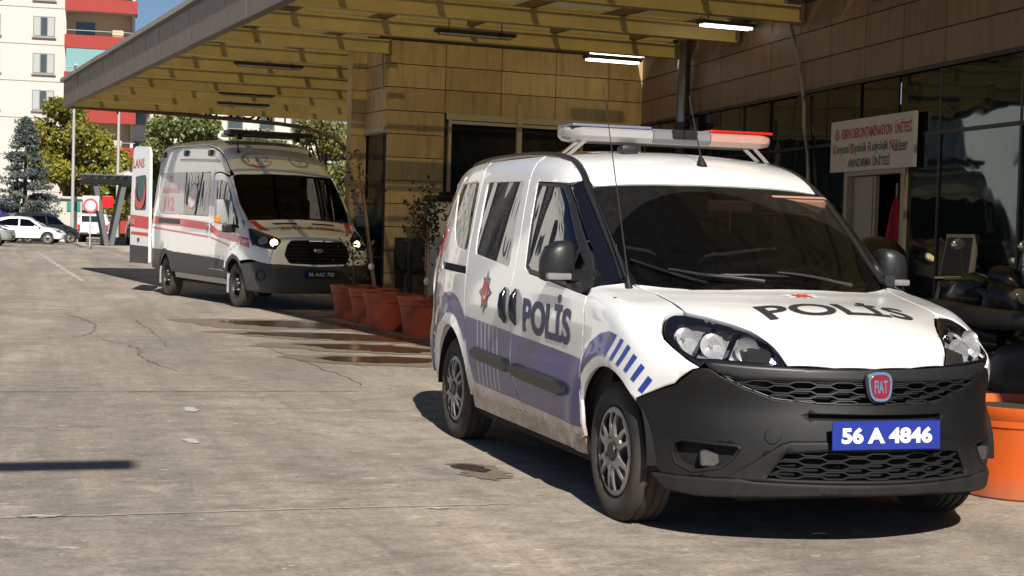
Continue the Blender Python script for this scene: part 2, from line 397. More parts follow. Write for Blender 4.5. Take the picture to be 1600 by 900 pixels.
def strip(name, pts, nrm, w, h, mat, parent, mirror=True):
    """low ribbon moulding along a path on the surface"""
    pts, nrm = np.asarray(pts), np.asarray(nrm); t = np.gradient(pts, axis=0); s_ = np.cross(t, nrm); s_ /= np.linalg.norm(s_, axis=1)[:, None]
    ws = np.asarray(w)*np.ones(len(pts)); V = []; F = []
    pr = [(-.5, -.006), (-.5, h*.55), (-.32, h), (.32, h), (.5, h*.55), (.5, -.006)]
    for p, n, q, wi in zip(pts, nrm, s_, ws): V += [p+q*a*wi+n*b for a, b in pr]
    k = len(pr)
    for i in range(len(pts)-1):
        for j in range(k-1): F.append((i*k+j, i*k+j+1, (i+1)*k+j+1, (i+1)*k+j))
    F += [tuple(range(k)), tuple(range((len(pts)-1)*k, len(pts)*k))[::-1]]
    for sg in ((1, -1) if mirror else (1,)):
        m = MB(); m.add([(a, b*sg, c) for a, b, c in V], F); o = m.build(name, mat, parent, smooth=40)
    return o
_fonts = {}
def text2d(s, bold=.0, shear=0., res=4, space=1.):
    cu = bpy.data.curves.new('t', 'FONT'); cu.body = s; cu.size = 1; cu.offset = bold; cu.shear = shear; cu.resolution_u = res; cu.space_character = space; cu.fill_mode = 'FRONT'
    o = bpy.data.objects.new('t', cu); COL.objects.link(o); dg = bpy.context.evaluated_depsgraph_get(); me = o.evaluated_get(dg).to_mesh()
    V = np.array([v.co[:2] for v in me.vertices]); F = [list(p.vertices) for p in me.polygons]
    o.to_mesh_clear(); bpy.data.objects.remove(o); bpy.data.curves.remove(cu); V = V-V.min(0); return V, F
def subdiv2d(V, F, sp):
    bm = bmesh.new(); vs_ = [bm.verts.new((*v, 0)) for v in V]
    for f in F:
        try: bm.faces.new([vs_[i] for i in f])
        except ValueError: pass
    bmesh.ops.triangulate(bm, faces=bm.faces)
    for _ in range(5):
        e = [x for x in bm.edges if x.calc_length() > sp]
        if not e: break
        bmesh.ops.subdivide_edges(bm, edges=e, cuts=1); bmesh.ops.triangulate(bm, faces=bm.faces)
    bm.verts.index_update(); V = np.array([v.co[:2] for v in bm.verts]); F = [[v.index for v in f.verts] for f in bm.faces]; bm.free(); return V, F
def decal(name, B, kind, V, F, quad, mat, parent, arg=None, off=.002, sp=.03):
    """flat print: unit-box shapes mapped onto quad (bl, br, tr, tl in frame uv) and laid on the surface"""
    V = np.asarray(V, float); V = (V-V.min(0))/(V.max(0)-V.min(0)); q = np.asarray(quad, float)
    x, y = V[:, :1], V[:, 1:]; uv = q[0]*(1-x)*(1-y)+q[1]*x*(1-y)+q[2]*x*y+q[3]*(1-x)*y
    return sheet(name, B, kind, uv, F, mat, parent, arg, off, sp)
def sheet(name, B, kind, uv, F, mat, parent, arg=None, off=.002, sp=.03):
    sc = np.array(USC.get(kind, (1., 1.))); uv, F = subdiv2d(np.asarray(uv)*sc, F, sp); o, d = frame_rays(kind, uv/sc, arg); P = B.cast(o, d); Nn = B.normal(P); P = P+Nn*off
    F2 = []
    for f in F:
        a = np.cross(P[f[1]]-P[f[0]], P[f[2]]-P[f[0]]); F2.append(f if a @ Nn[f[0]] > 0 else f[::-1])
    return link(name, mesh_normals(name, P, F2, Nn, mat), None, parent)
def polydecal(name, B, kind, poly, mat, parent, arg=None, off=.002, sp=.035, holes=(), mirror=False, rnd=0):
    return panel(name, B, kind, poly, mat, parent, arg, holes=holes, sp=sp, off=off, depth=0, bev=0, mirror=mirror, rnd=rnd)
def flatpanel(poly, holes, depth, sp=.05):
    """extruded flat plate with holes, local xy -> MB"""
    uv, T, loops = fill2d(poly, holes, sp, edge=0); n = len(uv); m = MB()
    V = [(a, b, depth) for a, b in uv]+[(a, b, 0) for a, b in uv]; F = [tuple(t) for t in T]+[tuple(n+i for i in t[::-1]) for t in T]
    for l in loops: F += [(l[i], l[(i+1) % len(l)], n+l[(i+1) % len(l)], n+l[i]) for i in range(len(l))]
    m.add(V, F); return m
def ring(cx, cz, r, a0, a1, n): return [(cx+r*math.cos(math.radians(a0+(a1-a0)*i/n)), cz+r*math.sin(math.radians(a0+(a1-a0)*i/n))) for i in range(n+1)]
def star(n, r1, r2, rot=90): return [((r1 if i % 2 == 0 else r2)*math.cos(math.radians(rot+180*i/n)), (r1 if i % 2 == 0 else r2)*math.sin(math.radians(rot+180*i/n))) for i in range(2*n)]
def crescent(r=1., r2=.78, dx=.24, n=20):
    """polygon of a crescent opening towards +x"""
    a = math.acos((r*r+dx*dx-r2*r2)/(2*r*dx)); b = math.atan2(r*math.sin(a), r*math.cos(a)-dx)
    return [(r*math.cos(a+(2*math.pi-2*a)*i/n), r*math.sin(a+(2*math.pi-2*a)*i/n)) for i in range(n+1)]+[(dx+r2*math.cos(-b-(2*math.pi-2*b)*i/n), r2*math.sin(-b-(2*math.pi-2*b)*i/n)) for i in range(n+1)][1:-1]
def tyre(R, w, rim, grooves=True):
    h = w/2; p = [(rim, -h*.80), (rim+.012, -h*.92), (R*.5+rim*.5, -h*1.02), (R-.03, -h*.97), (R-.012, -h*.86), (R, -h*.72)]
    if grooves:
        for g in (-.45, 0, .45): p += [(R, h*g-.008), (R-.009, h*g-.006), (R-.009, h*g+.006), (R, h*g+.008)]
    p += [(R, h*.72), (R-.012, h*.86), (R-.03, h*.97), (R*.5+rim*.5, h*1.02), (rim+.012, h*.92), (rim, h*.80)]
    return p
# ---------------------------------------------------------------- vehicle materials
DIRT = (.23, .17, .12)
simple('white_paint', (.80, .80, .79), .22, coat=1., var=.02, vs_=3, dirt=(.30, .46, (.27, .185, .125), 1.15))
simple('white_paint_plain', (.80, .80, .79), .25, coat=1.)
simple('blue_vinyl', (.020, .026, .21), .32, coat=.5, var=.12, vs_=4, dirt=(.22, .55, (.20, .15, .12), .5))
simple('letter_blue', (.016, .016, .10), .4); simple('letter_black', (.03, .03, .035), .45)
simple('bright_blue', (.015, .05, .33), .35, coat=.4); simple('stripe_grey', (.55, .56, .58), .35)
simple('black_plastic', (.007, .007, .0074), .55, spec=.28, var=.35, vs_=7, bump=.12, bs=220, dirt=(.12, .45, (.06, .052, .045), .5))
simple('black_gloss', (.006, .006, .009), .08, coat=.6); simple('dark_trim', (.016, .016, .017), .42, bump=.05, bs=150)
simple('grille_black', (.010, .010, .011), .45); simple('void_black', (.004, .004, .004), .9)
simple('rubber', (.018, .017, .016), .78, var=.3, vs_=20, bump=.1, bs=90, dirt=(.0, .12, (.09, .075, .06), .6))
simple('tyre_dust', (.075, .068, .06), .85, var=.3, vs_=30, bump=.15, bs=120)
simple('wheel_silver', (.42, .41, .40), .38, metal=.7, var=.15, vs_=15, dirt=(.1, .6, (.14, .11, .09), .35))
simple('post_steel', (.22, .22, .22), .22, metal=1.); simple('steel_dark', (.045, .043, .042), .5, metal=.5, var=.3, vs_=12)
simple('chrome', (.85, .85, .86), .08, metal=1.); simple('reflector', (.80, .80, .81), .20, metal=.72, bump=.9, bs=34)
simple('plate_blue', (.012, .028, .26), .3, coat=.4); simple('plate_white', (.85, .85, .85), .4); simple('plate_black', (.012, .012, .013), .4)
simple('badge_red', (.20, .006, .012), .25, coat=.8); simple('signal_red', (.55, .012, .010), .22, coat=.6)
simple('red_vinyl', (.60, .015, .018), .3, coat=.5); simple('amber', (.75, .23, .02), .25, coat=.5)
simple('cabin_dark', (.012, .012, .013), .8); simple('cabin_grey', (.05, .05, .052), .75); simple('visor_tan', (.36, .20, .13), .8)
simple('underbody', (.012, .011, .010), .9); simple('lamp_warm', (.9, .8, .6), .3, emit=((1., .72, .36), 5.))
simple('lens_blue', (.16, .17, .27), .2, coat=.6); simple('lens_pink', (.42, .24, .19), .3, coat=.6, var=.12, vs_=14); simple('lamp_white', (.32, .31, .30), .3, coat=.6, var=.1, vs_=12); simple('speaker_grey', (.16, .16, .165), .6, bump=.5, bs=160)
simple('decal_grey', (.33, .33, .36), .4); simple('decal_pale', (.70, .70, .72), .4); simple('emblem_red', (.55, .06, .035), .4); simple('orange_faint', (.72, .36, .25), .4)
simple('fog_glass', (.07, .07, .07), .15, coat=.8, var=.4, vs_=60); simple('lens_grey', (.22, .215, .21), .15, coat=.8, var=.3, vs_=40); simple('silver_frost', (.40, .41, .41), .30, coat=.4)
def wiped(g):          # dust film outside the sweep of the wipers (sweep given in the van's own metres)
    v = g.coord(); x, y, z = g.sep(v); out = None
    for cy, cx, r, sq in ((-.16, -.02, .72, 1.0), (.42, .0, .62, 1.0)):
        dy = g.math('SUBTRACT', y, cy); dx = g.math('SUBTRACT', x, cx); q = g.math('SQRT', g.math('ADD', g.math('MULTIPLY', dy, dy), g.math('MULTIPLY', dx, dx)))
        k = g.math('GREATER_THAN', q, r); out = k if out is None else g.math('MULTIPLY', out, k)
    n = g.noise(v, 26, 6, .75); n = g.math('MULTIPLY', n, .05); n2 = g.math('MULTIPLY', n, .25); return g.math('MAXIMUM', g.math('MULTIPLY', out, n), n2)
glassy('screen_glass', (.16, .165, .165), 1.2, dust=wiped)
glassy('side_glass', (.05, .055, .055), 1.6, base=.05, wavy=((2.6, 1., .55), .035)); glassy('clear_lens', (.92, .93, .94), 1.45); glassy('dark_screen', (.14, .15, .15), 1.3)
def wheel(parent, pos, side, R, w, rim, style):
    """tyre, rim and cover; side -1 right, +1 left"""
    rot = RM((0, side, 0), (1, 0, 0)); t = empty('wheel', pos, parent=parent)
    MB().lathe(tyre(R, w, rim), 56, rot).build('tyre', 'rubber', t, smooth=35)
    h = w/2
    if style == 'cover':
        MB().lathe([(rim+.004, h*.74), (rim-.006, h*.86), (rim-.02, h*.80), (rim-.03, h*.5), (.0, h*.42)], 48, rot).build('rim', 'steel_dark', t, smooth=40)
        holes = []; n = 6
        for i in range(n):
            a = 360/n*i
            for da, wd, r0, r1 in ((0, 17, .085, rim-.030), (360/n/2, 8, .11, rim-.035)):
                holes.append([(r*math.cos(math.radians(a+da+s*wd*k)), r*math.sin(math.radians(a+da+s*wd*k))) for r, s, k in ((r0, -1, .55), (r1, -1, 1), (r1+.008, 0, 1), (r1, 1, 1), (r0, 1, .55))])
        disc = [((rim-.008)*math.cos(2*math.pi*i/48), (rim-.008)*math.sin(2*math.pi*i/48)) for i in range(48)]
        m = flatpanel(disc, holes, .012, .03); q = MB()
        def dome(p): r = math.hypot(p[0], p[1]); return Vector((p[0], p[1], p[2]+h*.72+.022*math.sin(min(1, r/rim)*2.6)-.01*(r/rim)**2))
        q.add([rot @ dome(p) for p in m.v], m.f); cv = q.build('hub_cover', 'wheel_silver', t, smooth=30)
        MB().lathe([(.045, h*.72+.02), (.04, h*.72+.034), (.0, h*.72+.036)], 20, rot).build('hub_cap', 'steel_dark', t, smooth=40)
        for i in range(4):
            a = math.radians(90*i+20); MB().lathe([(.011, h*.72+.02), (.010, h*.72+.033), (0, h*.72+.034)], 8, XF(rot @ Vector((.068*math.cos(a), .068*math.sin(a), 0)), rot)).build('wheel_bolt', 'steel_dark', t, smooth=40)
    else:
        disc = [((rim-.03)*math.cos(2*math.pi*i/40), (rim-.03)*math.sin(2*math.pi*i/40)) for i in range(40)]
        holes = [[(.145*math.cos(math.radians(36*i))+.021*math.cos(b), .145*math.sin(math.radians(36*i))+.021*math.sin(b)) for b in np.linspace(0, 2*math.pi, 10)[:-1]] for i in range(10)]
        m = flatpanel(disc, holes, .01, .04); q = MB(); q.add([rot @ Vector((p[0], p[1], p[2]+h*.35+.03*math.cos(min(1, math.hypot(p[0], p[1])/.15)*3.1))) for p in m.v], m.f)
        q.lathe([(rim+.004, h*.78), (rim-.008, h*.86), (rim-.016, h*.8), (rim-.03, h*.3)], 40, rot); q.build('rim', 'wheel_silver' if style == 'alloy' else 'steel_dark', t, smooth=35)
        MB().lathe([(.075, h*.35+.03), (.07, h*.35+.06), (.045, h*.35+.075), (0, h*.35+.08)], 20, rot).build('hub_cap', 'steel_dark', t, smooth=40)
        for i in range(5):
            a = math.radians(72*i+20); MB().lathe([(.014, h*.35+.02), (.012, h*.35+.055), (0, h*.35+.058)], 8, XF(rot @ Vector((.088*math.cos(a), .088*math.sin(a), 0)), rot)).build('wheel_bolt', 'wheel_silver', t, smooth=40)
    return t
def plate(name, text, w, h, pos, n, up, parent, bgm, fgm, tw=.8, th=.62, ox=0., bold=.03):
    r = RM(n, Vector(up).cross(Vector(n))); t = MB().box((0, 0, 0), (w, h, .008), ch=.003); q = MB(); q.add([r @ Vector(p)+Vector(pos) for p in t.v], t.f); o = q.build(name, bgm, parent)
    V, F = text2d(text, bold); V = V/V.max(0)*[w*tw, h*th]-[w*tw/2-ox, h*th/2]; q = MB(); q.add([r @ Vector((a, b, .006))+Vector(pos) for a, b in V], F); q.build('lettering', fgm, o)
    return o
# ---------------------------------------------------------------- police van
def build_police_van():
    B = DOBLO; NW = (-.2, 2.2); HS = (.83, .74, .55); WS = (.05, 1.04, .54)
    root = empty('police_van', (0, 0, 0), 0, 'white and blue police van with a roof light bar parked in the sun', 'van')
    seam = [(-3.34, 1.66), (-3.2, 1.685), (-2.9, 1.705), (-2.6, 1.712), (-2.1, 1.714), (-1.65, 1.708), (-1.41, 1.688), (-1.23, 1.658), (-1.10, 1.618), (-.97, 1.556), (-.883, 1.504), (-.724, 1.396), (-.546, 1.268), (-.425, 1.175), (-.288, 1.068)]
    SP = on(B, 'R', seam); sy = Lin([(-3.4, -.555), (-2.9, -.585), (-1.65, -.602), (-1.41, -.609), (-1.23, -.619), (-1.10, -.632), (-.97, -.647), (-.883, -.657)])
    SP[:10] = on(B, 'T', [(x, float(sy(x))) for x, z in seam[:10]], (2.4,)); AX, AZ, AR = .06, .30, .385; RX, RR = -2.65, .40
    g = .004
    Cl = [(-2.62, 1.7), (-2.575, 1.62), (-2.54, 1.56), (-2.45, 1.30), (-2.40, 1.12), (-2.36, 1.0), (-2.30, .78), (-2.265, .62), (-2.20, .50), (-2.13, .40), (-2.08, .31)]
    Bl = [(-1.64, 1.7), (-1.61, 1.62), (-1.586, 1.54), (-1.474, 1.257), (-1.44, 1.08), (-1.445, .99), (-1.395, .80), (-1.372, .69), (-1.375, .56), (-1.34, .494), (-1.27, .418), (-1.17, .328)]
    Fl = [(-.285, .985), (-.265, .90), (-.24, .72), (-.262, .56), (-.295, .38), (-.29, .325)]
    sh = lambda pts, d: [(x+d, z) for x, z in pts]
    qg = [(-3.25, 1.573), (-2.605, 1.572), (-2.45, 1.158), (-2.6, 1.163), (-2.763, 1.183), (-2.871, 1.226), (-3.006, 1.334), (-3.152, 1.464)]
    sg = [(-2.417, 1.568), (-1.685, 1.558), (-1.545, 1.084), (-2.251, 1.141), (-2.285, 1.19)]
    slot = [(-3.13, 1.074), (-2.40, 1.062), (-2.375, 1.018), (-3.09, 1.03)]
    # quarter panel, doors, fender
    q = [(-3.37, .33), (-3.37, 1.63), (-3.2, 1.678), (-2.9, 1.698)]+sh(Cl, -g)+[(-2.25, .31)]+ring(RX, AZ, RR, 2, 178, 26)+[(-3.07, .31)]
    panel('quarter_panel', B, 'R', q, 'white_paint', root, holes=[fillet(qg, .05), fillet(slot, .012)])
    d2 = sh(Cl, g)+sh(Bl[::-1], -g); sd = panel('sliding_door', B, 'R', d2, 'white_paint', root, holes=[fillet(sg, .035)])
    fd = sh(Bl, g)+[(-.60, .326)]+sh(Fl[::-1], -g)+[(-.404, .995), (-.8, 1.03), (-1.188, 1.058), (-1.271, 1.09), (-1.300, 1.171), (-1.369, 1.354), (-1.447, 1.551), (-1.015, 1.536), (-.962, 1.554), (-1.03, 1.588), (-1.10, 1.617), (-1.23, 1.657), (-1.41, 1.684)]
    fdo = panel('front_door', B, 'R', fd, 'white_paint', root)
    # glass set a few millimetres in, black rims round it
    for poly, par, r in ((qg, root, .05), (sg, None, .035)):
        for i, pp in enumerate([root, root] if par else sd):
            pass
        panel('side_window', B, 'R', np.asarray(fillet(poly, r)), 'side_glass', root if par else sd[0], off=-.006, depth=0, bev=0, mirror=True if par else sd[1])
    fb = [(-1.443, 1.546), (-1.015, 1.530), (-.855, 1.435), (-.493, 1.171), (-.418, 1.094), (-.335, 1.029), (-.404, 1.0), (-.8, 1.034), (-1.188, 1.063), (-1.266, 1.093), (-1.295, 1.171), (-1.364, 1.354)]
    fgp = [(-1.415, 1.528), (-1.035, 1.512), (-.885, 1.422), (-.60, 1.205), (-.60, 1.042), (-.8, 1.057), (-1.18, 1.084), (-1.24, 1.105), (-1.262, 1.171), (-1.335, 1.354)]
    panel('window_rim', B, 'R', fb, 'dark_trim', fdo[0], holes=[fgp, [(-.575, 1.185), (-.50, 1.130), (-.455, 1.08), (-.47, 1.035), (-.575, 1.042)]], off=-.003, mirror=fdo[1])
    panel('side_window', B, 'R', fgp, 'side_glass', fdo[0], off=-.007, depth=0, bev=0, mirror=fdo[1])
    panel('quarter_light', B, 'R', [(-.575, 1.185), (-.50, 1.130), (-.455, 1.08), (-.47, 1.035), (-.575, 1.042)], 'side_glass', fdo[0], off=-.007, depth=0, bev=0, mirror=fdo[1])
    panel('pillar_cover', B, 'R', [(-1.008, 1.532), (-.96, 1.550), (-.883, 1.502), (-.724, 1.390), (-.546, 1.262), (-.425, 1.168), (-.29, 1.062), (-.30, 1.0), (-.325, 1.026), (-.412, 1.098), (-.487, 1.176), (-.85, 1.44)], 'black_gloss', root, off=-.002)
    panel('sliding_rail', B, 'R', slot, 'void_black', root, off=-.02, depth=0, bev=0)
    W_ = lambda pts: on(B, 'W', pts, NW)
    hl = [(-52.9, .866), (-54.0, .895), (-55.0, .923), (-54.2, .937), (-51.2, .939), (-44.95, .927), (-36.1, .903), (-30.4, .879), (-25.9, .840), (-23.1, .795), (-21.4, .746), (-29.6, .748), (-39.6, .755), (-40.5, .734), (-43.4, .764), (-47.95, .807), (-51.2, .838)]
    ft = np.concatenate([on(B, 'R', sh(Fl, g)[::-1]), on(B, 'R', [(-.315, 1.02)]), on(B, 'T', [(-.255, -.70), (-.228, -.676), (-.023, -.636), (.15, -.631), (.284, -.633)], (2,)),
                         W_([(-55.3, .945), (-56.0, .925), (-54.7, .893), (-53.5, .862), (-51.8, .834), (-48.4, .802), (-43.9, .758), (-41.0, .730), (-42.4, .722), (-46.9, .656), (-53.2, .612), (-58.0, .577)])])
    ft = np.concatenate([ft, on(B, 'R', ring(AX, AZ, AR, 42, 178, 22)), on(B, 'R', [(-.29, .325)])])
    panel('front_fender', B, 'Q', frame_uv('Q', ft), 'white_paint', root)
    # bonnet, screen, roof
    hm = lambda P: np.concatenate([P, P[::-1]*[1, -1, 1]])
    hd = np.concatenate([on(B, 'T', [(.045, -.10), (.02, -.30), (-.03, -.44), (-.12, -.56), (-.222, -.667), (-.02, -.628), (.15, -.623), (.286, -.624)], (2,)),
                         W_([(-51.0, .944), (-44.8, .932), (-35.9, .908), (-30.1, .884), (-25.5, .844), (-22.7, .797), (-21.0, .752), (-10, .747), (0, .745)])])
    bn = panel('bonnet', B, 'S', frame_uv('S', hm(hd), HS), 'white_paint_plain', root, HS, mirror=False, sp=.035)
    ws = np.concatenate([on(B, 'T', [(.045, -.0), (.02, -.30), (-.03, -.44), (-.12, -.56), (-.225, -.645)], (2,)), SP[-2:-6:-1]+[0, .02, 0], on(B, 'T', [(-.885, -.62), (-.83, -.40), (-.795, -.2), (-.785, 0)], (2,))])
    wsc = panel('windscreen', B, 'S', frame_uv('S', np.concatenate([ws[1:-1], [ws[-1]], ws[-2:0:-1]*[1, -1, 1], [ws[0]]]), WS), 'screen_glass', root, WS, off=-.003, depth=0, bev=0, mirror=False)
    fr_o = frame_uv('S', np.concatenate([ws[1:-1], [ws[-1]], ws[-2:0:-1]*[1, -1, 1], [ws[0]]]), WS)
    fi = np.asarray(inset(resample(fr_o, .03)[::(1 if area(fr_o) > 0 else -1)], .035))
    panel('screen_border', B, 'S', fr_o, 'black_gloss', root, WS, holes=[fi], off=-.005, depth=0, bev=0, mirror=False)
    rf = np.concatenate([on(B, 'T', [(-.80, 0), (-.81, -.2), (-.845, -.40), (-.895, -.63)], (2.2,)), SP[9::-1]+[0, .012, 0]])
    panel('roof', B, 'T', frame_uv('T', np.concatenate([rf, rf[:0:-1]*[1, -1, 1]])), 'white_paint_plain', root, (2.2,), mirror=False, sp=.045)
    cs = catmull(SP, 4, False); strip('roof_moulding', cs, B.normal(cs), .034, .008, 'dark_trim', root)
    panel('tailgate', B, 'B', [(-.76, .33), (.76, .33), (.78, 1.1), (.70, 1.62), (-.70, 1.62), (-.78, 1.1)], 'white_paint', root, (-4.5,), mirror=False, holes=[[(-.60, 1.12), (.60, 1.12), (.55, 1.52), (-.55, 1.52)]])
    panel('rear_window', B, 'B', [(-.60, 1.12), (.60, 1.12), (.55, 1.52), (-.55, 1.52)], 'side_glass', root, (-4.5,), mirror=False, off=-.006, depth=0, bev=0)
    panel('tail_light', B, 'R', [(-3.36, 1.10), (-3.30, 1.10), (-3.20, 1.28), (-3.28, 1.30), (-3.36, 1.28)], 'signal_red', root, off=.006, depth=.01)
    # nose: bumper, grilles, lamps
    ar = frame_uv('W', on(B, 'R', ring(AX, AZ, AR, 44, -4, 7)), NW)
    lowf = [(-33.6, .285), (-28.2, .35), (-22.3, .432), (-20.2, .446), (-11, .452)]
    gr = [(-37.5, .716), (-36.3, .702), (-31, .655), (-23.8, .612), (-13.2, .599), (0, .597)]
    sym = lambda L: list(L)+[(-a, z) for a, z in L[::-1] if abs(a) > 1e-6]
    btop = [(-53.2, .606), (-46.7, .648), (-42.2, .716), (-40.5, .728), (-38.5, .727)]+gr
    bot = [tuple(ar[-1]), (-45, .272), (-33.6, .283)]+lowf[1:]
    half = [tuple(p) for p in ar[::-1]]+btop
    # one outline: right arch -> top -> left arch -> under the left corner -> round the lower frame -> back
    outl = half+[(-a, z) for a, z in half[::-1] if abs(a) > 1e-6]
    outl += [(-a, z) for a, z in bot[1:]]+[(a, z) for a, z in bot[1:][::-1]]
    fog = [(-47.4, .365), (-46.9, .412), (-44.9, .431), (-31.4, .424), (-30.3, .411), (-32.4, .356), (-34.9, .318), (-41.8, .290), (-46.2, .319)]
    fl_ = np.asarray(fillet(np.asarray(fog)*USC['W'], .012))/USC['W']
    slit = [(-16.4, .561), (-16.4, .538), (18.3*.95, .534), (18.3*.95, .557)]
    bp = panel('front_bumper', B, 'W', outl, 'black_plastic', root, NW, holes=[fl_, fl_[::-1]*[-1, 1], slit], mirror=False, sp=.04, depth=.025)
    panel('bumper_slot', B, 'W', [(-17, .565), (-17, .53), (18, .53), (18, .565)], 'void_black', bp, NW, off=-.03, depth=0, bev=0, mirror=False)
    gin = [(-21.3, .398), (-12, .412), (12, .412), (21.3, .398), (25.2, .292), (-25.2, .292)]
    lw = sym(lowf)+[(31, .279), (12, .279), (-12, .279), (-31, .279)]
    sr = panel('grille_surround', B, 'W', lw, 'black_plastic', root, NW, holes=[gin], off=.010, mirror=False, depth=.06, bev=.006, rnd=.01)
    lip = [(-52.6, .270), (-45, .271), (-36, .279), (-31, .284), (-28, .277), (-12, .277), (12, .277), (28, .277), (31, .284), (36, .279), (45, .271), (52.6, .270), (48.5, .206), (40, .198), (27, .213), (12, .232), (-12, .232), (-27, .213), (-40, .198), (-48.5, .206)]
    panel('bumper_lip', B, 'W', lip, 'black_plastic', root, NW, off=.016, mirror=False, depth=.05, bev=.006, sp=.03)
    bar_ = [(-39.8, .757), (-29.6, .748), (-15, .743), (0, .740), (15, .743), (29.6, .748), (39.8, .757), (38.8, .735), (36.8, .714), (31, .693), (15, .692), (0, .691), (-15, .692), (-31, .693), (-36.8, .714), (-38.8, .735)]
    panel('grille_bar', B, 'W', bar_, 'dark_trim', root, NW, off=.008, mirror=False, depth=.05, bev=.007)
    up = [(-37.2, .712), (-31, .693), (0, .691), (31, .693), (37.2, .712)]+[(-a, z) for a, z in gr[1:-1]]+[(0, .597)]+gr[1:-1][::-1]
    panel('grille_back', B, 'W', up, 'void_black', root, NW, off=-.05, mirror=False, depth=0, bev=0)
    panel('grille_back', B, 'W', gin, 'void_black', root, NW, off=-.06, mirror=False, depth=0, bev=0)
    panel('grille_rim', B, 'W', up, 'dark_trim', root, NW, holes=[np.asarray(inset(np.asarray(up)[::-1]*USC['W'], .008))/USC['W']], off=-.003, mirror=False, depth=.03)
    def slats(z0, z1, rows, half_w, amp, par, ph0):
        for r in range(rows):
            z = z0+(z1-z0)*(r+.5)/rows; hw = half_w(z); L = []; pa = 9.6
            for a in np.arange(-hw, hw+.01, .4):
                t = ((a/pa+(.5 if r % 2 else 0)+ph0) % 1); k = 1 if t < .36 else 1-(t-.36)/.14 if t < .5 else -1 if t < .86 else -1+(t-.86)/.14*2
                if .36 <= t < .5: k = 1-2*(t-.36)/.14
                L.append((a, z+amp*k))
            P = on(B, 'W', L, NW, -.012); nn = B.normal(P); strip('grille_slat', P, nn, .0072, .010, 'dark_trim', par, mirror=False)
    slats(.692, .600, 5, lambda z: 36.5-13.5*max(0, (.69-z)/.09)**.8 if z > .606 else 20, .0052, root, 0)
    slats(.408, .294, 6, lambda z: 21+4*(.40-z)/.11, .0058, root, .3)
    # headlamps
    hlm = [fillet(np.asarray(hl)*USC['W'], .008)]; hlf = np.asarray(hlm[0])/USC['W']
    inn = [(-48.6, .842), (-50.3, .885), (-49.9, .899), (-45.5, .901), (-38.8, .885), (-30.2, .867), (-25.3, .832), (-22.4, .757), (-37.2, .772), (-41.9, .770), (-45.9, .803)]
    for sgn in (1, -1):
        f = (lambda p: p) if sgn == 1 else (lambda p: np.asarray(p)[::-1]*[-1, 1])
        hd_ = panel('headlamp', B, 'W', f(hlf), 'black_gloss', root, NW, holes=[f(inn)], off=-.002, mirror=False, depth=.03, bev=.004)
        panel('lamp_bowl', B, 'W', f(inn), 'reflector', hd_, NW, off=-.035, depth=0, bev=0, mirror=False)
        panel('lens', B, 'W', f(inn), 'clear_lens', hd_, NW, off=-.001, depth=0, bev=0, mirror=False)
        for a, z, r, m in ((-46.6, .850, .048, 'chrome'), (-38.8, .828, .054, 'chrome'), (-30.4, .815, .054, 'chrome')):
            P = on(B, 'W', [(a*sgn, z)], NW, -.012)[0]; n = Vector(B.normal(P[None])[0]); n = (n*.35+Vector((1, 0, .05))).normalized()
            MB().lathe([(r, 0), (r*.92, -.012), (r*.6, -.032), (.012, -.042)], 24, XF(P, RM(n))).build('reflector_bowl', 'reflector', hd_, smooth=50)
            MB().sphere(P-np.array(n)*.022, (.011, .011, .011), 10).build('bulb', 'lens_grey', hd_, smooth=60)
        for a, wz_ in ((-42.3, .05), (-34.5, .045)):
            P = on(B, 'W', [((a-.6)*sgn, .775), ((a+.4)*sgn, .88)], NW, -.02); MB().bar(P[0], P[1], .012, .03, up=(1, 0, 0)).build('lamp_divider', 'black_gloss', hd_)
        fr = panel('fog_recess', B, 'W', f(fl_), 'black_plastic', bp, NW, off=-.045, depth=0, bev=0, mirror=False)
        rw = panel('fog_rim', B, 'W', f(np.asarray(inset(np.asarray(fl_)[::-1]*USC['W'], -.0005))/USC['W']), 'black_plastic', bp, NW, holes=[f(np.asarray(inset(np.asarray(fl_)*USC['W'], .012 if area(fl_) > 0 else -.012))/USC['W'])], off=.003, depth=.045, mirror=False)
        P = on(B, 'W', [(-38.6*sgn, .357)], NW, -.05)[0]; n = Vector((1, -.35*sgn, 0)).normalized()
        fm = XF(P, RM(n, (0, sgn, 0))); poly = [(-.045, .030), (-.020, .036), (.035, .018), (.042, -.018), (.018, -.036), (-.040, -.034)]
        MB().prism(fillet(poly, .012), .035, fm).build('fog_lamp', 'dark_trim', bp)
        MB().prism([(x*.86, y*.86) for x, y in poly], .037, fm).build('fog_lens', 'fog_glass', bp)
    # tow-eye cap and number plate, badge
    tp_ = np.stack([-24.1+1.75*np.cos(np.linspace(0, 2*math.pi, 21)[:-1]), .464+.031*np.sin(np.linspace(0, 2*math.pi, 21)[:-1])], 1)
    panel('tow_cap', B, 'W', tp_, 'black_plastic', bp, NW, off=.004, mirror=False, depth=.006)
    pl = plate('number_plate', '56 A 4846', .50, .118, (.937, 0, .483), (1, 0, .06), (0, 0, 1), root, 'plate_blue', 'plate_white', .84, .56, bold=.045)
    P = on(B, 'F', [(0, .668)], (3,), .018)[0]; bx = RM((1, 0, .12), (0, 1, 0))
    sh_ = [(.062*math.copysign(abs(math.cos(t))**.62, math.cos(t)), .070*math.copysign(abs(math.sin(t))**.7, math.sin(t))*(1 if math.sin(t) > 0 else 1.02)) for t in np.linspace(0, 2*math.pi, 41)[:-1]]
    sh_ = [(x*(1+.12*y/.07)*.86, y*.86) for x, y in sh_]
    bd = MB().prism([(x*1.16, y*1.12) for x, y in sh_], .012, XF(P-np.array((.010, 0, 0)), bx)).build('badge', 'dark_trim', root)
    MB().prism(sh_, .022, XF(P-np.array((.010, 0, 0)), bx)).build('badge_ring', 'chrome', bd)
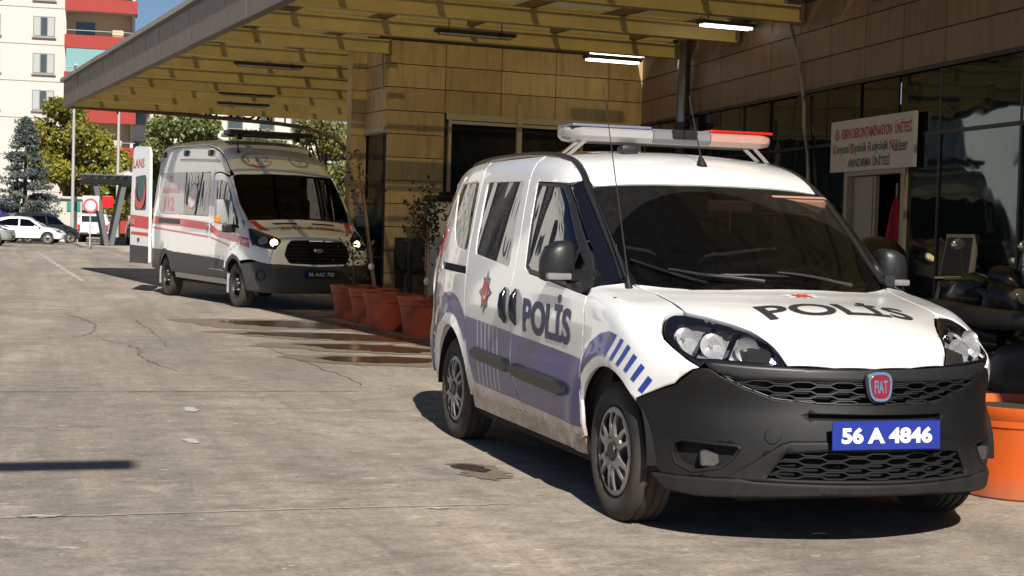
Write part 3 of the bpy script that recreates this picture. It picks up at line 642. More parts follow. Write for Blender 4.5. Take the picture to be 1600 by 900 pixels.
    MB().prism([(x*.8, y*.82) for x, y in sh_], .0255, XF(P-np.array((.010, 0, 0)), bx)).build('badge_field', 'badge_red', bd)
    V, F = text2d('FIAT', .02); V = V/V.max(0)*[.062, .054]-[.031, .027]; MB().add([bx @ Vector((a, b, .0165))+Vector(P) for a, b in V], F).build('badge_lettering', 'chrome', bd)
    # paint scheme
    blue_r = ring(RX, AZ, .605, 66, 120, 10)[::-1]
    lipr = ring(RX, AZ, .46, 118, 30, 12)
    polydecal('blue_band', B, 'R', [(-2.94, .855), (-2.86, .885), (-2.72, .898), (-2.58, .892), (-2.473, .866), (-2.38, .82), (-2.312, .776), (-2.30, .77), (-2.275, .64)]+ring(RX, AZ, .475, 42, 126, 12), 'blue_vinyl', root, mirror=True)
    polydecal('blue_band', B, 'R', [(-2.285, .772), (-1.40, .738), (-1.382, .70), (-1.385, .565), (-1.35, .49), (-1.28, .42), (-1.245, .384), (-1.573, .387), (-2.085, .397), (-2.12, .42), (-2.19, .51), (-2.255, .63)], 'blue_vinyl', sd[0], mirror=sd[1])
    polydecal('blue_band', B, 'R', [(-1.375, .734), (-.72, .711), (-.252, .690), (-.268, .56), (-.298, .40), (-.305, .364), (-1.218, .380), (-1.262, .425), (-1.33, .497), (-1.365, .565), (-1.362, .69)], 'blue_vinyl', fdo[0], mirror=fdo[1])
    polydecal('blue_band', B, 'R', [(-.228, .698), (-.159, .777), (-.031, .828), (.074, .844), (.158, .832), (.060, .728)]+ring(AX, AZ, .44, 92, 158, 9)+[(-.25, .56)], 'blue_vinyl', root, mirror=True)
    for dsh in ([(.195, .822), (.225, .814), (.139, .717), (.107, .722)], [(.259, .8), (.285, .786), (.205, .698), (.176, .708)], [(.311, .764), (.338, .749), (.275, .677), (.249, .688)], [(.366, .726), (.391, .71), (.333, .643), (.310, .656)], [(.409, .678), (.428, .661), (.374, .598), (.354, .612)]):
        polydecal('fender_dash', B, 'R', dsh, 'bright_blue', root, mirror=True)
    for i in range(6):
        x0 = -2.025+i*.078; polydecal('pale_stripe', B, 'R', [(x0, .762-i*.003), (x0+.022, .761-i*.003), (x0+.052, .40), (x0+.028, .40)], 'stripe_grey', sd[0], off=.003, mirror=sd[1], sp=.06)
    V, F = text2d('POLİS', .035); Vp, _ = text2d('P', .035); k = V[:, 1].max()/Vp[:, 1].max()
    decal('police_lettering', B, 'R', V, F, [(-1.165, .757), (-.43, .737), (-.43, .737+.172*k), (-1.20, .757+.172*k)], 'letter_blue', fdo[0], off=.003)
    St = star(8, 1, .62); S2 = [(x*.085, y*.125) for x, y in star(8, 1, .66)]; S2 = [(x*(1.45 if abs(abs(math.degrees(math.atan2(y, x))) % 90) < 3 else 1.), y*(1.0 if abs(x) > .002 else 1.02)) for x, y in S2]
    cx, cz = -1.905, .928
    polydecal('police_star', B, 'R', [(cx+x, cz+y) for x, y in S2], 'letter_blue', sd[0], off=.003)
    polydecal('police_star_rim', B, 'R', [(cx+x*.86, cz+y*.86) for x, y in S2], 'decal_grey', sd[0], off=.004)
    polydecal('police_star_heart', B, 'R', [(cx+.062*math.cos(t), cz+.068*math.sin(t)) for t in np.linspace(0, 2*math.pi, 21)[:-1]], 'emblem_red', sd[0], off=.005)
    cr = crescent(); polydecal('police_star_crescent', B, 'R', [(cx+.003+y*.034, cz-.004+x*.036) for x, y in cr][::-1], 'decal_pale', sd[0], off=.006, sp=.02)
    V, F = text2d('POLİS', .02); Vp, _ = text2d('P', .02); k = V[:, 1].max()/Vp[:, 1].max()
    uvh = lambda pts: frame_uv('S', on(B, 'T', pts, (2,)), HS)
    hq = uvh([(.535, -.335), (.505, .395), (.505-.155*k, .405*.98), (.515-.155*k, -.345)])
    decal('bonnet_lettering', B, 'S', V, F, hq, 'letter_black', bn, HS, off=.003)
    c0 = uvh([(.19, -.01)])[0]
    polydecal('bonnet_star', B, 'S', [(c0[0]+x*.13, c0[1]+y*.055) for x, y in star(8, 1, .55)], 'decal_pale', bn, HS, off=.002)
    polydecal('bonnet_star_heart', B, 'S', [(c0[0]+x*.062, c0[1]+y*.045) for x, y in star(8, 1, .6)], 'emblem_red', bn, HS, off=.003, sp=.02)
    # rubbing strips and door handles
    for x0, x1, par in ((-2.10, -1.40, sd), (-1.345, -.48, fdo)):
        z0, z1 = (.575, .552) if par is sd else (.547, .522); L = [(x0+(x1-x0)*t, z0+(z1-z0)*t) for t in np.linspace(0, 1, 14)]; P = on(B, 'R', L); nn = B.normal(P)
        for s_, pr in ((1, par[0]), (-1, par[1])): strip('rubbing_strip', P*[1, s_, 1], nn*[1, s_, 1], [.035]+[.072]*12+[.035], .026, 'dark_trim', pr, mirror=False)
    for x0, par in ((-1.505, sd), (-1.315, fdo)):
        for s_, pr in ((1, par[0]), (-1, par[1])):
            P = on(B, 'R', [(x0-.02, .97), (x0-.018, .93), (x0-.005, .875), (x0+.012, .82), (x0+.02, .782)]); MB().tube([p*np.array([1, s_, 1])-np.array([0, s_*d, 0]) for p, d in zip(P, (.0, .016, .02, .016, .0))] if s_ == -1 else [p+np.array([0, -d, 0]) for p, d in zip(P, (.0, .016, .02, .016, .0))], [.010, .021, .024, .021, .010], 10).build('door_handle', 'black_gloss', pr, smooth=60)
    # sills, floor, wheel housings
    panel('sill', B, 'R', [(-2.24, .315), (-1.17, .320), (-.30, .318), (-.305, .235), (-1.2, .235), (-2.23, .235)], 'white_paint', root, off=-.012)
    MB().box((-1.35, 0, .24), (2.1, 1.58, .10)).box((.45, 0, .22), (.55, 1.1, .06)).box((-3.1, 0, .35), (.5, 1.45, .2)).build('floor_pan', 'underbody', root)
    MB().box((.40, 0, .56), (.62, 1.08, .52), ch=.08).box((.30, 0, .80), (.5, 1.1, .14), ch=.03).build('engine', 'underbody', root)  # box added under the bonnet to stop sunlight leaking through panel gaps
    for hx in (AX, RX):
        for s_ in (-1, 1):
            MB().lathe([(.395, s_*.005), (.395, s_*.34), (.0, s_*.345)], 20, XF((hx, s_*.86, .30), RM((0, -1, 0), (1, 0, 0))), math.pi).build('wheel_housing', 'void_black', root)
    # cabin
    cabin = MB().box((-1.62, 0, .95), (.04, 1.48, 1.25)).box((-.8, 0, .33), (1.7, 1.5, .06)).box((-.22, 0, .86), (.42, 1.42, .22), ch=.05).box((-.8, -.81, .68), (1.5, .03, .62)).box((-.8, .81, .68), (1.5, .03, .62))
    cabin.build('cabin_lining', 'cabin_dark', root); 
    panel('headliner', B, 'T', [(-.86, -.50), (-.83, 0), (-.86, .50), (-1.6, .52), (-1.6, -.52)], 'cabin_dark', root, (2.2,), off=-.035, depth=0, bev=0, mirror=False)
    for y in (-.36, .36):
        st = MB().box((-1.02, y, .68), (.48, .46, .14), ch=.05); st.box((-1.28, y, 1.0), (.16, .46, .58), ch=.06); st.build('seat', 'cabin_grey', root, smooth=40)
        MB().box((-1.30, y, 1.36), (.09, .26, .16), ch=.035).build('head_restraint', 'cabin_grey', root, smooth=40)
    m = RM((-.75, 0, .55), (0, 1, 0)); t = [Vector((-.56, .36, .98))+m @ Vector((.185*math.cos(a), .185*math.sin(a), 0)) for a in np.linspace(0, 2*math.pi, 33)]
    sw = MB().tube(t, .014, 8, False); sw.bar(t[0], t[16], .03, .02); sw.bar(t[24], Vector((-.56, .36, .98)), .03, .02); sw.build('steering_wheel', 'cabin_grey', root, smooth=40)
    MB().box((-.745, .06, 1.435), (.03, .25, .062), m=Matrix.Rotation(.15, 3, 'Y'), ch=.012).build('rear_view_mirror', 'visor_tan', root)
    MB().tube([(-.735, .06, 1.405), (-.735, .06, 1.30)], .004, 6).build('mirror_pendant', 'amber', root)
    for y in (.44, -.44):
        MB().box((-.775, y, 1.452), (.02, .36, .10), m=Matrix.Rotation(.55, 3, 'Y'), ch=.02).build('sun_visor', 'visor_tan', root) if y > 0 else None
    # wipers
    for L in ([(-.354, -.630), (-.228, -.524), (-.13, -.44), (-.052, -.373)], [(-.10, -.321), (-.055, -.07), (-.05, .08), (-.047, .216)]):
        P = rail(B, 'T', L, (2,), .016); MB().tube(P, .0075, 6).build('wiper_blade', 'grille_black', root, smooth=60)
    for L in ([(-.20, -.50), (-.09, -.36), (.03, -.12)], [(-.052, -.02), (-.03, .16), (.01, .34)]):
        P = rail(B, 'T', L, (2,), .03); P[:, 2] += .004; MB().tube(P, [.011-.004*i/(len(P)-1) for i in range(len(P))][::-1], 6).build('wiper_arm', 'grille_black', root, smooth=60)
    # mirrors
    for s_ in (-1, 1):
        sec = []
        for yy, zc, h_, d_ in ((-.836, 1.13, .03, .02), (-.842, 1.135, .092, .05), (-.868, 1.140, .100, .075), (-.925, 1.138, .098, .082), (-.975, 1.125, .086, .066), (-1.002, 1.105, .055, .034), (-1.008, 1.10, .02, .01)):
            sec.append([(-.60+d_*math.copysign(abs(math.cos(t))**.6, math.cos(t))*(1 if math.cos(t) > 0 else .7), yy*-s_ if s_ == 1 else yy, zc+h_*math.copysign(abs(math.sin(t))**.6, math.sin(t))) for t in np.linspace(0, 2*math.pi, 17)[:-1]])
        V = [p for r_ in sec for p in r_]; F = [(i*16+k, i*16+(k+1) % 16, (i+1)*16+(k+1) % 16, (i+1)*16+k) for i in range(6) for k in range(16)]+[tuple(range(16)), tuple(range(96, 112))]
        mr = MB().add(V, F).build('door_mirror', 'dark_trim', root, smooth=50)
        MB().bar((-.56, s_*.86, 1.075), (-.40, s_*.80, 1.075), .05, .055).build('mirror_arm', 'dark_trim', root)
        MB().box((-.545, s_*.925, 1.066), (.06, .13, .034), ch=.012).build('mirror_signal', 'lens_grey', mr, smooth=40)
    # aerials
    b = on(B, 'T', [(-.19, -.70)], (2,))[0]
    wb = MB().lathe([(.022, 0), (.019, .01), (.010, .05), (.006, .07)], 14, XF(b-np.array((0, 0, .01)), RM((-.35, 0, .93)))).build('aerial_base', 'dark_trim', root, smooth=50)
    MB().tube([b+np.array((-.02, 0, .05)), (-.40, -.70, 1.52), (-.61, -.70, 2.0)], [.0045, .003, .002], 6).build('whip_aerial', 'steel_dark', root)
    b = on(B, 'T', [(-1.018, .02)], (2.2,))[0]; MB().lathe([(.030, -.01), (.026, .008), (.012, .045), (.005, .06)], 14, XF(b, RM((-.35, 0, .93)))).build('aerial_base', 'dark_trim', root, smooth=50)
    MB().tube([b+np.array((-.01, 0, .04)), (-1.21, .02, 2.03)], [.004, .0025], 6).build('roof_aerial', 'steel_dark', root)
    # light bar
    def section(y, s=1., zs=1.): return [(-1.45+x*s, y, 1.820+z*.95*zs) for x, z in ((.12, -.045), (.145, -.02), (.145, .015), (.11, .038), (0, .047), (-.11, .038), (-.145, .015), (-.145, -.02), (-.12, -.045))]
    def seg(y0, y1, e0=0, e1=0, n=4):
        ys = list(np.linspace(y0, y1, n+1)); m = MB(); V = []
        for y in ys:
            k = 1.
            if e0: k = min(k, math.sqrt(max(.02, 1-max(0, 1-(y-y0)/e0)**2)))
            if e1: k = min(k, math.sqrt(max(.02, 1-max(0, 1-(y1-y)/e1)**2)))
            V += section(y, .35+.65*k, .45+.55*k)
        F = [(i*9+j, i*9+(j+1) % 9, (i+1)*9+(j+1) % 9, (i+1)*9+j) for i in range(len(ys)-1) for j in range(9)]+[tuple(range(9)), tuple(range(n*9, n*9+9))]
        return m.add(V, F)
    lb = empty('light_bar', (0, 0, 0), parent=root)
    seg(-.62, -.142, e0=.10, n=12).build('lens_clear', 'lamp_white', lb, smooth=35); seg(-.138, .198, n=2).build('speaker_housing', 'speaker_grey', lb, smooth=35); seg(.202, .60, e1=.10, n=12).build('lens_red', 'lens_pink', lb, smooth=35)
    for y0, y1, mt in ((-.60, -.145, 'blue_tint'), (.205, .585, 'signal_red')):
        MB().box((-1.45, (y0+y1)/2, 1.858), (.26, y1-y0, .016), ch=.008).build('lens_top', 'lens_blue' if mt == 'blue_tint' else mt, lb)
    MB().box((-1.31, .045, 1.83), (.03, .15, .05), ch=.012).build('speaker_mouth', 'void_black', lb)
    MB().box((-1.45, -.01, 1.782), (.24, 1.06, .014), ch=.004).build('bar_base', 'wheel_silver', lb)
    for s_ in (-1, 1):
        for x in (-1.40, -1.52): z0 = on(B, 'T', [(x, s_*.60)], (2.2,))[0]; MB().bar(z0, (x+.01, s_*.50, 1.782), .02, .006, up=(1, 0, 0)).build('bar_bracket', 'chrome', lb)
    z0 = on(B, 'T', [(-1.35, -.27)], (2.2,))[0]; MB().box(z0+np.array((0, 0, .018)), (.09, .10, .05), ch=.018).build('roof_camera', 'dark_trim', root, smooth=40)
    for hx, s_, st in ((AX, -1, 0), (RX, -1, 0), (AX, 1, 0), (RX, 1, 0)): wheel(root, (hx, s_*.765, .305), s_, .312, .19, .205, 'cover')
    return root
build_police_van()
# ---------------------------------------------------------------- ambulance
def build_ambulance():
    B = TRANSIT; TW = (-.2, 2.6); HS = (1.02, 1.05, .55); WS = (.3, 1.385, .775)
    root = empty('ambulance', (-17.828, .6197, 0), .20185, 'white high roof ambulance with red stripes and an open rear door', 'ambulance')
    FX, RX, AZ, AR = .03, -3.72, .345, .42; g = .005; sh = lambda pts, d: [(x+d, z) for x, z in pts]
    W_ = lambda pts: on(B, 'W', pts, TW); hm = lambda P: np.concatenate([P, P[::-1]*[1, -1, 1]])
    roofl = [(-4.66, 2.52), (-4.3, 2.60), (-3.2, 2.61), (-2.2, 2.60), (-1.7, 2.55), (-1.3, 2.46), (-1.0, 2.34), (-.72, 2.17), (-.55, 2.04), (-.30, 1.82), (-.05, 1.58), (.19, 1.36)]
    SP = on(B, 'R', roofl)
    dl = [(-1.32, 2.10), (-1.25, 1.9), (-1.17, 1.47), (-1.25, 1.40), (-1.22, 1.13), (-1.26, .74), (-1.24, .56)]
    sw = [(-4.52, 2.18), (-1.49, 2.135), (-1.30, 1.402), (-2.72, 1.428), (-4.12, 1.445), (-4.36, 1.54), (-4.46, 1.75)]
    # body side above and below the grey cladding line
    clad = [(-4.71, .82), (-4.2, .82), (-3.33, .787), (-1.28, .765), (-.42, .72)]
    side = [(-4.70, .825), (-4.70, 1.6), (-4.665, 2.50)]+roofl[1:8]+[(-.62, 2.06), (-.86, 2.11), (-1.10, 2.13), (-1.34, 2.14)]+sh(dl[1:6], -g)+[(-3.25, .79)]+ring(RX, AZ, .47, 70, 92, 3)[0:1]
    side = [(-4.70, .825), (-4.70, 1.6), (-4.665, 2.50)]+roofl[1:8]+[(-.62, 2.07), (-.86, 2.115), (-1.10, 2.135), (-1.325, 2.11)]+sh(dl[1:6], -g)+[(-3.24, .79), (-3.40, .80), (-3.72, .822), (-4.1, .824)]
    bs = panel('body_side', B, 'R', side, 'white_paint_plain', root, holes=[fillet(sw, .06)], sp=.07)
    panel('side_window', B, 'R', [(-2.90, 2.155), (-1.505, 2.125), (-1.315, 1.41), (-2.715, 1.436)], 'side_glass', bs[0], off=-.006, depth=0, bev=0, sp=.08, mirror=bs[1])
    panel('frosted_window', B, 'R', [(-4.5, 2.17), (-2.905, 2.157), (-2.72, 1.436), (-4.12, 1.452), (-4.35, 1.545), (-4.45, 1.75)], 'silver_frost', bs[0], off=-.004, depth=0, bev=0, sp=.08, mirror=bs[1])
    panel('lower_side', B, 'R', [(-4.70, .815), (-4.1, .816), (-3.72, .815), (-3.4, .795), (-3.24, .782), (-1.265, .76), (-1.245, .56), (-.42, .535), (-.43, .42), (-3.24, .44)]+ring(RX, AZ, AR, 14, 166, 20)+[(-4.2, .44), (-4.68, .47)], 'cladding', root, sp=.07)
    panel('sill', B, 'R', [(-3.22, .435), (-.43, .415), (-.40, .33), (-3.2, .345)], 'sill_grey', root, off=-.015, sp=.08)
    dw = [(-1.10, 1.985), (-.80, 1.99), (-.60, 1.955), (-.38, 1.80), (-.12, 1.56), (.12, 1.335), (.20, 1.22), (-.25, 1.28), (-.85, 1.37), (-.98, 1.42)]
    fd = sh(dl[1:], g)+[(-.45, .545), (-.40, .72), (-.30, .80), (-.18, .88), (.05, .94), (.22, 1.0), (.30, 1.12), (.265, 1.26), (.13, 1.385), (-.10, 1.61), (-.36, 1.86), (-.60, 2.03), (-.86, 2.095), (-1.10, 2.115), (-1.3, 2.09)]
    fdo = panel('front_door', B, 'R', [p for p in fd if p[1] > .0], 'white_paint_plain', root, holes=[fillet(dw, .03)], sp=.06)
    panel('side_window', B, 'R', dw, 'side_glass', fdo[0], off=-.008, depth=0, bev=0, sp=.07, mirror=fdo[1])
    panel('door_cladding', B, 'R', [(-1.245, .755), (-.42, .715), (-.44, .56), (-1.235, .57)], 'cladding', fdo[0], off=.004, sp=.08, mirror=fdo[1])
    # fender
    hl = [(-57.3, 1.23), (-54.6, 1.24), (-40, 1.165), (-27.2, 1.082), (-26.5, 1.034), (-29.6, .925), (-35.7, .938), (-45.9, .985), (-51, 1.10)]
    ft = np.concatenate([on(B, 'R', [(-.40, .715), (-.295, .80), (-.175, .88), (.055, .94), (.228, 1.0), (.307, 1.12), (.272, 1.26), (.20, 1.34)]), on(B, 'T', [(.20, -.86), (.45, -.79), (.55, -.765)], (3,)),
                         W_([(-57.9, 1.24), (-51.6, 1.10), (-46.5, .98), (-40, .955), (-33, .70)]), W_([(-40.8, .735), (-58.0, .745)]), on(B, 'R', ring(FX, AZ, AR+.05, 55, 140, 10))])
    panel('front_fender', B, 'Q', frame_uv('Q', ft), 'white_paint_plain', root, sp=.06)
    panel('arch_trim', B, 'R', ring(FX, AZ, AR+.055, 60, 150, 16)+ring(FX, AZ, AR-.01, 178, 40, 20), 'cladding', root, off=.006, sp=.06)
    panel('arch_trim', B, 'R', ring(RX, AZ, AR+.07, 12, 168, 22)+ring(RX, AZ, AR-.01, 168, 12, 22), 'cladding', root, off=.008, sp=.06)
    # nose
    gr = [(-24, .835), (-22.3, 1.0), (-19.6, 1.072), (0, 1.085), (19.6, 1.072), (22.3, 1.0), (24, .835), (20.5, .712), (0, .70), (-20.5, .712)]
    bt = [(-58, .742), (-40.8, .732), (-27.8, .697), (0, .662)]; ar = frame_uv('W', on(B, 'R', ring(FX, AZ, AR, 52, -8, 7)), TW)
    half = [tuple(p) for p in ar[::-1]]+bt[1:]
    bo = half+[(-a, z) for a, z in half[-2::-1]]+[(45, .275), (29, .255), (-29, .255), (-45, .275)]
    panel('front_bumper', B, 'W', bo, 'cladding', root, TW, mirror=False, sp=.07, depth=.03)
    mask = [(-33, .70), (-27.8, .702), (0, .667), (27.8, .702), (33, .70), (31, .92), (29.6, .92), (26.4, 1.03), (26.9, 1.088), (19.8, 1.10), (0, 1.108), (-19.8, 1.10), (-26.9, 1.088), (-26.4, 1.03), (-29.6, .92), (-31, .92)]
    panel('nose_panel', B, 'W', mask, 'white_paint_plain', root, TW, mirror=False, sp=.06, holes=[np.asarray(fillet(np.asarray(gr)*USC['W'], .03))/USC['W']])
    for s_ in (-1, 1): panel('nose_panel', B, 'W', [(s_*a, z) for a, z in ((-33.2, .70), (-31.3, .92), (-35.7, .932), (-39.8, .952), (-40.6, .738))], 'white_paint_plain', root, TW, mirror=False, sp=.06)
    panel('grille_back', B, 'W', gr, 'void_black', root, TW, off=-.05, depth=0, bev=0, mirror=False, sp=.08)
    for z in np.linspace(.735, 1.05, 7):
        hw = 20.5+3.3*(1-abs((z-.86)/.2)**1.5); L = [(a, z) for a in np.linspace(-hw, hw, 22)]; P = on(B, 'W', L, TW, -.02); strip('grille_slat', P, B.normal(P), .018, .012, 'void_black', root, mirror=False)
    P = on(B, 'F', [(0, .91)], (3,), .0)[0]; MB().sphere(P, (.012, .075, .032), 16).build('badge', 'chrome', root, smooth=50)
    for s_ in (1, -1):
        f = (lambda p: p) if s_ == 1 else (lambda p: np.asarray(p)[::-1]*[-1, 1])
        hd_ = panel('headlamp', B, 'W', f(hl), 'black_gloss', root, TW, off=-.004, mirror=False, sp=.05, rnd=.01)
        P = on(B, 'W', [(-31.0*s_, 1.02)], TW, .0)[0]; n = Vector((1, -.25*s_, 0)).normalized(); MB().lathe([(.06, .004), (.05, .009), (0, .012)], 20, XF(P, RM(n))).build('lit_lamp', 'lamp_warm', hd_, smooth=50)
        P = on(B, 'W', [(-38.5*s_, 1.05)], TW, .0)[0]; MB().lathe([(.075, .002), (.06, .010), (0, .012)], 20, XF(P, RM(Vector(B.normal(P[None])[0])))).build('reflector_bowl', 'lens_grey', hd_, smooth=50)
        P = on(B, 'W', [(-38.7*s_, .52)], TW, .0)[0]; MB().lathe([(.085, -.02), (.085, .010), (.065, .012), (.06, -.01), (0, -.012)], 20, XF(P, RM(Vector(B.normal(P[None])[0])))).build('fog_lamp', 'dark_trim', root, smooth=50)
    hd = np.concatenate([on(B, 'T', [(.30, 0), (.29, -.3), (.26, -.6), (.205, -.855), (.45, -.785), (.545, -.76)], (3,)), W_([(-54.4, 1.247), (-40, 1.172), (-27.2, 1.094), (-19.8, 1.105), (0, 1.113)])])
    bn = panel('bonnet', B, 'S', frame_uv('S', np.concatenate([hd, hd[-2:0:-1]*[1, -1, 1]]), HS), 'white_paint_plain', root, HS, mirror=False, sp=.055)
    ws = np.concatenate([on(B, 'T', [(.30, 0), (.29, -.3), (.26, -.6), (.215, -.84)], (3,)), SP[-2:-5:-1]+[0, .035, 0], on(B, 'T', [(-.53, -.80), (-.47, -.5), (-.44, 0)], (3,))])
    wl = frame_uv('S', np.concatenate([ws, ws[-2:0:-1]*[1, -1, 1]]), WS)
    panel('windscreen', B, 'S', wl, 'dark_screen', root, WS, off=-.003, depth=0, bev=0, mirror=False, sp=.07)
    fi = inset(resample(wl, .05)[::(1 if area(wl) > 0 else -1)], .05); panel('screen_border', B, 'S', wl, 'black_gloss', root, WS, holes=[fi], off=-.006, depth=0, bev=0, mirror=False, sp=.07)
    pil = np.concatenate([SP[8:], on(B, 'T', [(.205, -.85)], (3,)), SP[-2:7:-1]+[0, .03, 0]])
    panel('windscreen_pillar', B, 'Q', frame_uv('Q', np.concatenate([on(B, 'R', [(-.60, 2.04), (-.36, 1.865), (-.10, 1.615), (.13, 1.39), (.19, 1.345)]), on(B, 'T', [(.205, -.862), (.213, -.842)], (3,)), (SP[-2:-5:-1]+[0, .033, 0]), on(B, 'T', [(-.53, -.81)], (3,))])), 'white_paint_plain', root, sp=.05)
    rf = np.concatenate([on(B, 'T', [(-.448, 0), (-.478, -.5), (-.54, -.82)], (3.2,)), SP[7::-1]+[0, .01, 0]])
    panel('roof', B, 'T', frame_uv('T', np.concatenate([rf, rf[:0:-1]*[1, -1, 1]])), 'white_paint_plain', root, (3.2,), mirror=False, sp=.07)
    # rear: open right leaf, closed left leaf
    MB().box((-4.70, .45, 1.55), (.05, .84, 2.15), ch=.01).build('rear_door', 'white_paint_plain', root)
    ca = MB().box((-4.62, 0, .5), (.1, 1.8, .1)).box((-2.8, 0, .5), (3.9, 1.85, .08)).box((-1.45, 0, 1.4), (.05, 1.5, 1.9)); ca.build('cabin_lining', 'cabin_dark', root)
    MB().box((.0, 0, 1.22), (.5, 1.75, .25), ch=.05).box((-.6, 0, .62), (1.7, 1.8, .06)).build('dashboard', 'cabin_dark', root)
    for y in (-.5, .45): MB().box((-.9, y, .95), (.5, .5, .16), ch=.05).box((-1.18, y, 1.35), (.14, .5, .75), ch=.05).build('seat', 'cabin_grey', root)
    MB().box((.05, -.42, 1.40), (.12, .34, .07), m=Matrix.Rotation(.2, 3, 'Z'), ch=.02).build('folder', 'decal_grey', root)
    # door leaf swung out
    dr = empty('rear_door', (-4.72, -.965, 0), math.radians(180+8), parent=root)
    D = lambda pts: [(x, z) for x, z in pts]
    leaf = fillet([(0, .52), (.84, .52), (.84, 1.5), (.80, 2.2), (.74, 2.62), (.66, 2.68), (.02, 2.66), (0, 2.2)], .06); wn = fillet([(.14, 1.50), (.70, 1.50), (.70, 1.62), (.66, 2.12), (.20, 2.15), (.14, 2.1)], .07)
    rot = RM((0, 1, 0), (1, 0, 0)); rot = Matrix(((1, 0, 0), (0, 0, 1), (0, 1, 0)))        # local xy -> x,z ; depth -> y
    m = flatpanel(leaf, [wn], .05, .2); MB().add([rot @ Vector(p) for p in m.v], m.f).build('door_leaf', 'white_paint_plain', dr)
    m = flatpanel(wn, [], .01, .3); MB().add([rot @ Vector(p)+Vector((0, .03, 0)) for p in m.v], m.f).build('door_window', 'green_glass', dr)
    def flat(name, poly, mat, off=.055, F=None):
        mm = MB()
        if F is None: uv, T, _ = fill2d(poly, [], 1., edge=0); mm.add([(a, off, b) for a, b in uv], [tuple(t) for t in T])
        else: mm.add([(a, off, b) for a, b in poly], F)
        return mm.build(name, mat, dr)
    flat('red_stripe', [(.01, 1.16), (.83, 1.20), (.83, 1.42), (.01, 1.38)], 'red_vinyl'); flat('red_stripe', [(.03, 1.03), (.80, 1.06), (.80, 1.11), (.03, 1.09)], 'red_vinyl'); flat('door_base', [(.0, .53), (.84, .53), (.84, .86), (0, .84)], 'cladding')
    V, F = text2d('LANS', .02); V = V/V.max(0)*[-.5, .17]+[.74, 2.28]; flat('lettering', V, 'red_vinyl', .056, F)
    flat('crescent', [(.42+.24*y, 1.80-.28*x*-1) for x, y in crescent(1, .78, .26)], 'red_vinyl', .057)
    MB().box((.70, .06, 1.29), (.10, .03, .10), ch=.01).build('door_lamp', 'lens_grey', dr); MB().box((.45, .06, .96), (.06, .02, .06)).build('latch', 'dark_trim', dr)
    # stripes and lettering on the side
    RL = lambda n_, p, m_, par=bs, **k: polydecal(n_, B, 'R', p, m_, par[0], mirror=par[1], sp=.09, **k)
    RL('red_stripe', [(-4.68, 1.405), (-2.84, 1.364), (-1.27, 1.30), (-1.235, 1.18), (-2.8, 1.228), (-4.66, 1.263)], 'red_vinyl'); RL('red_stripe', [(-4.62, 1.212), (-2.68, 1.141), (-1.24, 1.087), (-1.24, 1.057), (-2.68, 1.110), (-4.61, 1.18)], 'red_vinyl')
    RL('red_stripe', [(-1.21, 1.292), (-.80, 1.195), (.04, 1.139), (.29, 1.105), (.24, 1.01), (-.01, 1.018), (-.79, 1.08), (-1.205, 1.165)], 'red_vinyl', fdo); RL('red_stripe', [(-1.20, 1.09), (-.2, .965), (-.19, .935), (-1.19, 1.06)], 'red_vinyl', fdo)
    polydecal('red_stripe', B, 'R', [(.32, 1.105), (.58, 1.072), (.64, .925), (.27, .985)], 'red_vinyl', root, mirror=True, sp=.08)
    RL('sliding_rail', [(-4.25, 1.372), (-2.87, 1.348), (-2.86, 1.262), (-4.23, 1.28)], 'dark_trim', off=.004)
    V, F = text2d('112', .02); decal('side_number', B, 'R', V, F, [(-3.95, 1.50), (-3.32, 1.495), (-3.38, 1.735), (-4.0, 1.74)], 'red_vinyl', bs[0], off=.0, sp=.08)
    V, F = text2d('SAĞLIK BAKANLIĞI', .01); decal('side_lettering', B, 'R', V, F, [(-4.18, 1.815), (-3.10, 1.805), (-3.16, 1.935), (-4.24, 1.945)], 'red_vinyl', bs[0], off=.0, sp=.08)
    V, F = text2d('T.C.', .02); decal('side_lettering', B, 'R', V, F, [(-3.82, 2.0), (-3.56, 2.0), (-3.58, 2.11), (-3.84, 2.11)], 'red_vinyl', bs[0], off=.0, sp=.08)
    cc = lambda r: [(-2.32+r*1.08*math.cos(t)-.0, 1.745+r*math.sin(t)) for t in np.linspace(0, 2*math.pi, 29)[:-1]]
    polydecal('round_emblem', B, 'R', cc(.235), 'decal_pale', bs[0], off=.0, sp=.08); polydecal('round_emblem_rim', B, 'R', cc(.22), 'emblem_red', bs[0], off=.002, holes=[cc(.20)], sp=.08); polydecal('round_emblem_heart', B, 'R', [(-2.42, 1.79), (-2.22, 1.79), (-2.31, 1.66)], 'red_vinyl', bs[0], off=.002, sp=.08)
    for x in (-1.30, -1.12):
        for z in (1.20, 1.28):
            par = bs if x < -1.2 else fdo
            for i, s_ in enumerate((1, -1)): P = on(B, 'R', [(x, z-.02)], None, .012)[0]*[1, s_, 1]; MB().sphere(P, (.05, .02, .03), 10).build('door_handle', 'chrome', par[i], smooth=60)
    strip('roof_groove', on(B, 'R', [(-4.62, 2.405), (-3, 2.37), (-2, 2.34), (-1.15, 2.305)]), B.normal(on(B, 'R', [(-4.62, 2.405), (-3, 2.37), (-2, 2.34), (-1.15, 2.305)])), .05, .006, 'sill_grey', root)
    for x, z in ((-4.40, 2.495), (-3.03, 2.49), (-1.65, 2.45)):
        for s_ in (1, -1): P = on(B, 'R', [(x, z)], None, .01)[0]*[1, s_, 1]; MB().box(P, (.17, .06, .10), ch=.02).build('side_beacon', 'dark_trim', root)
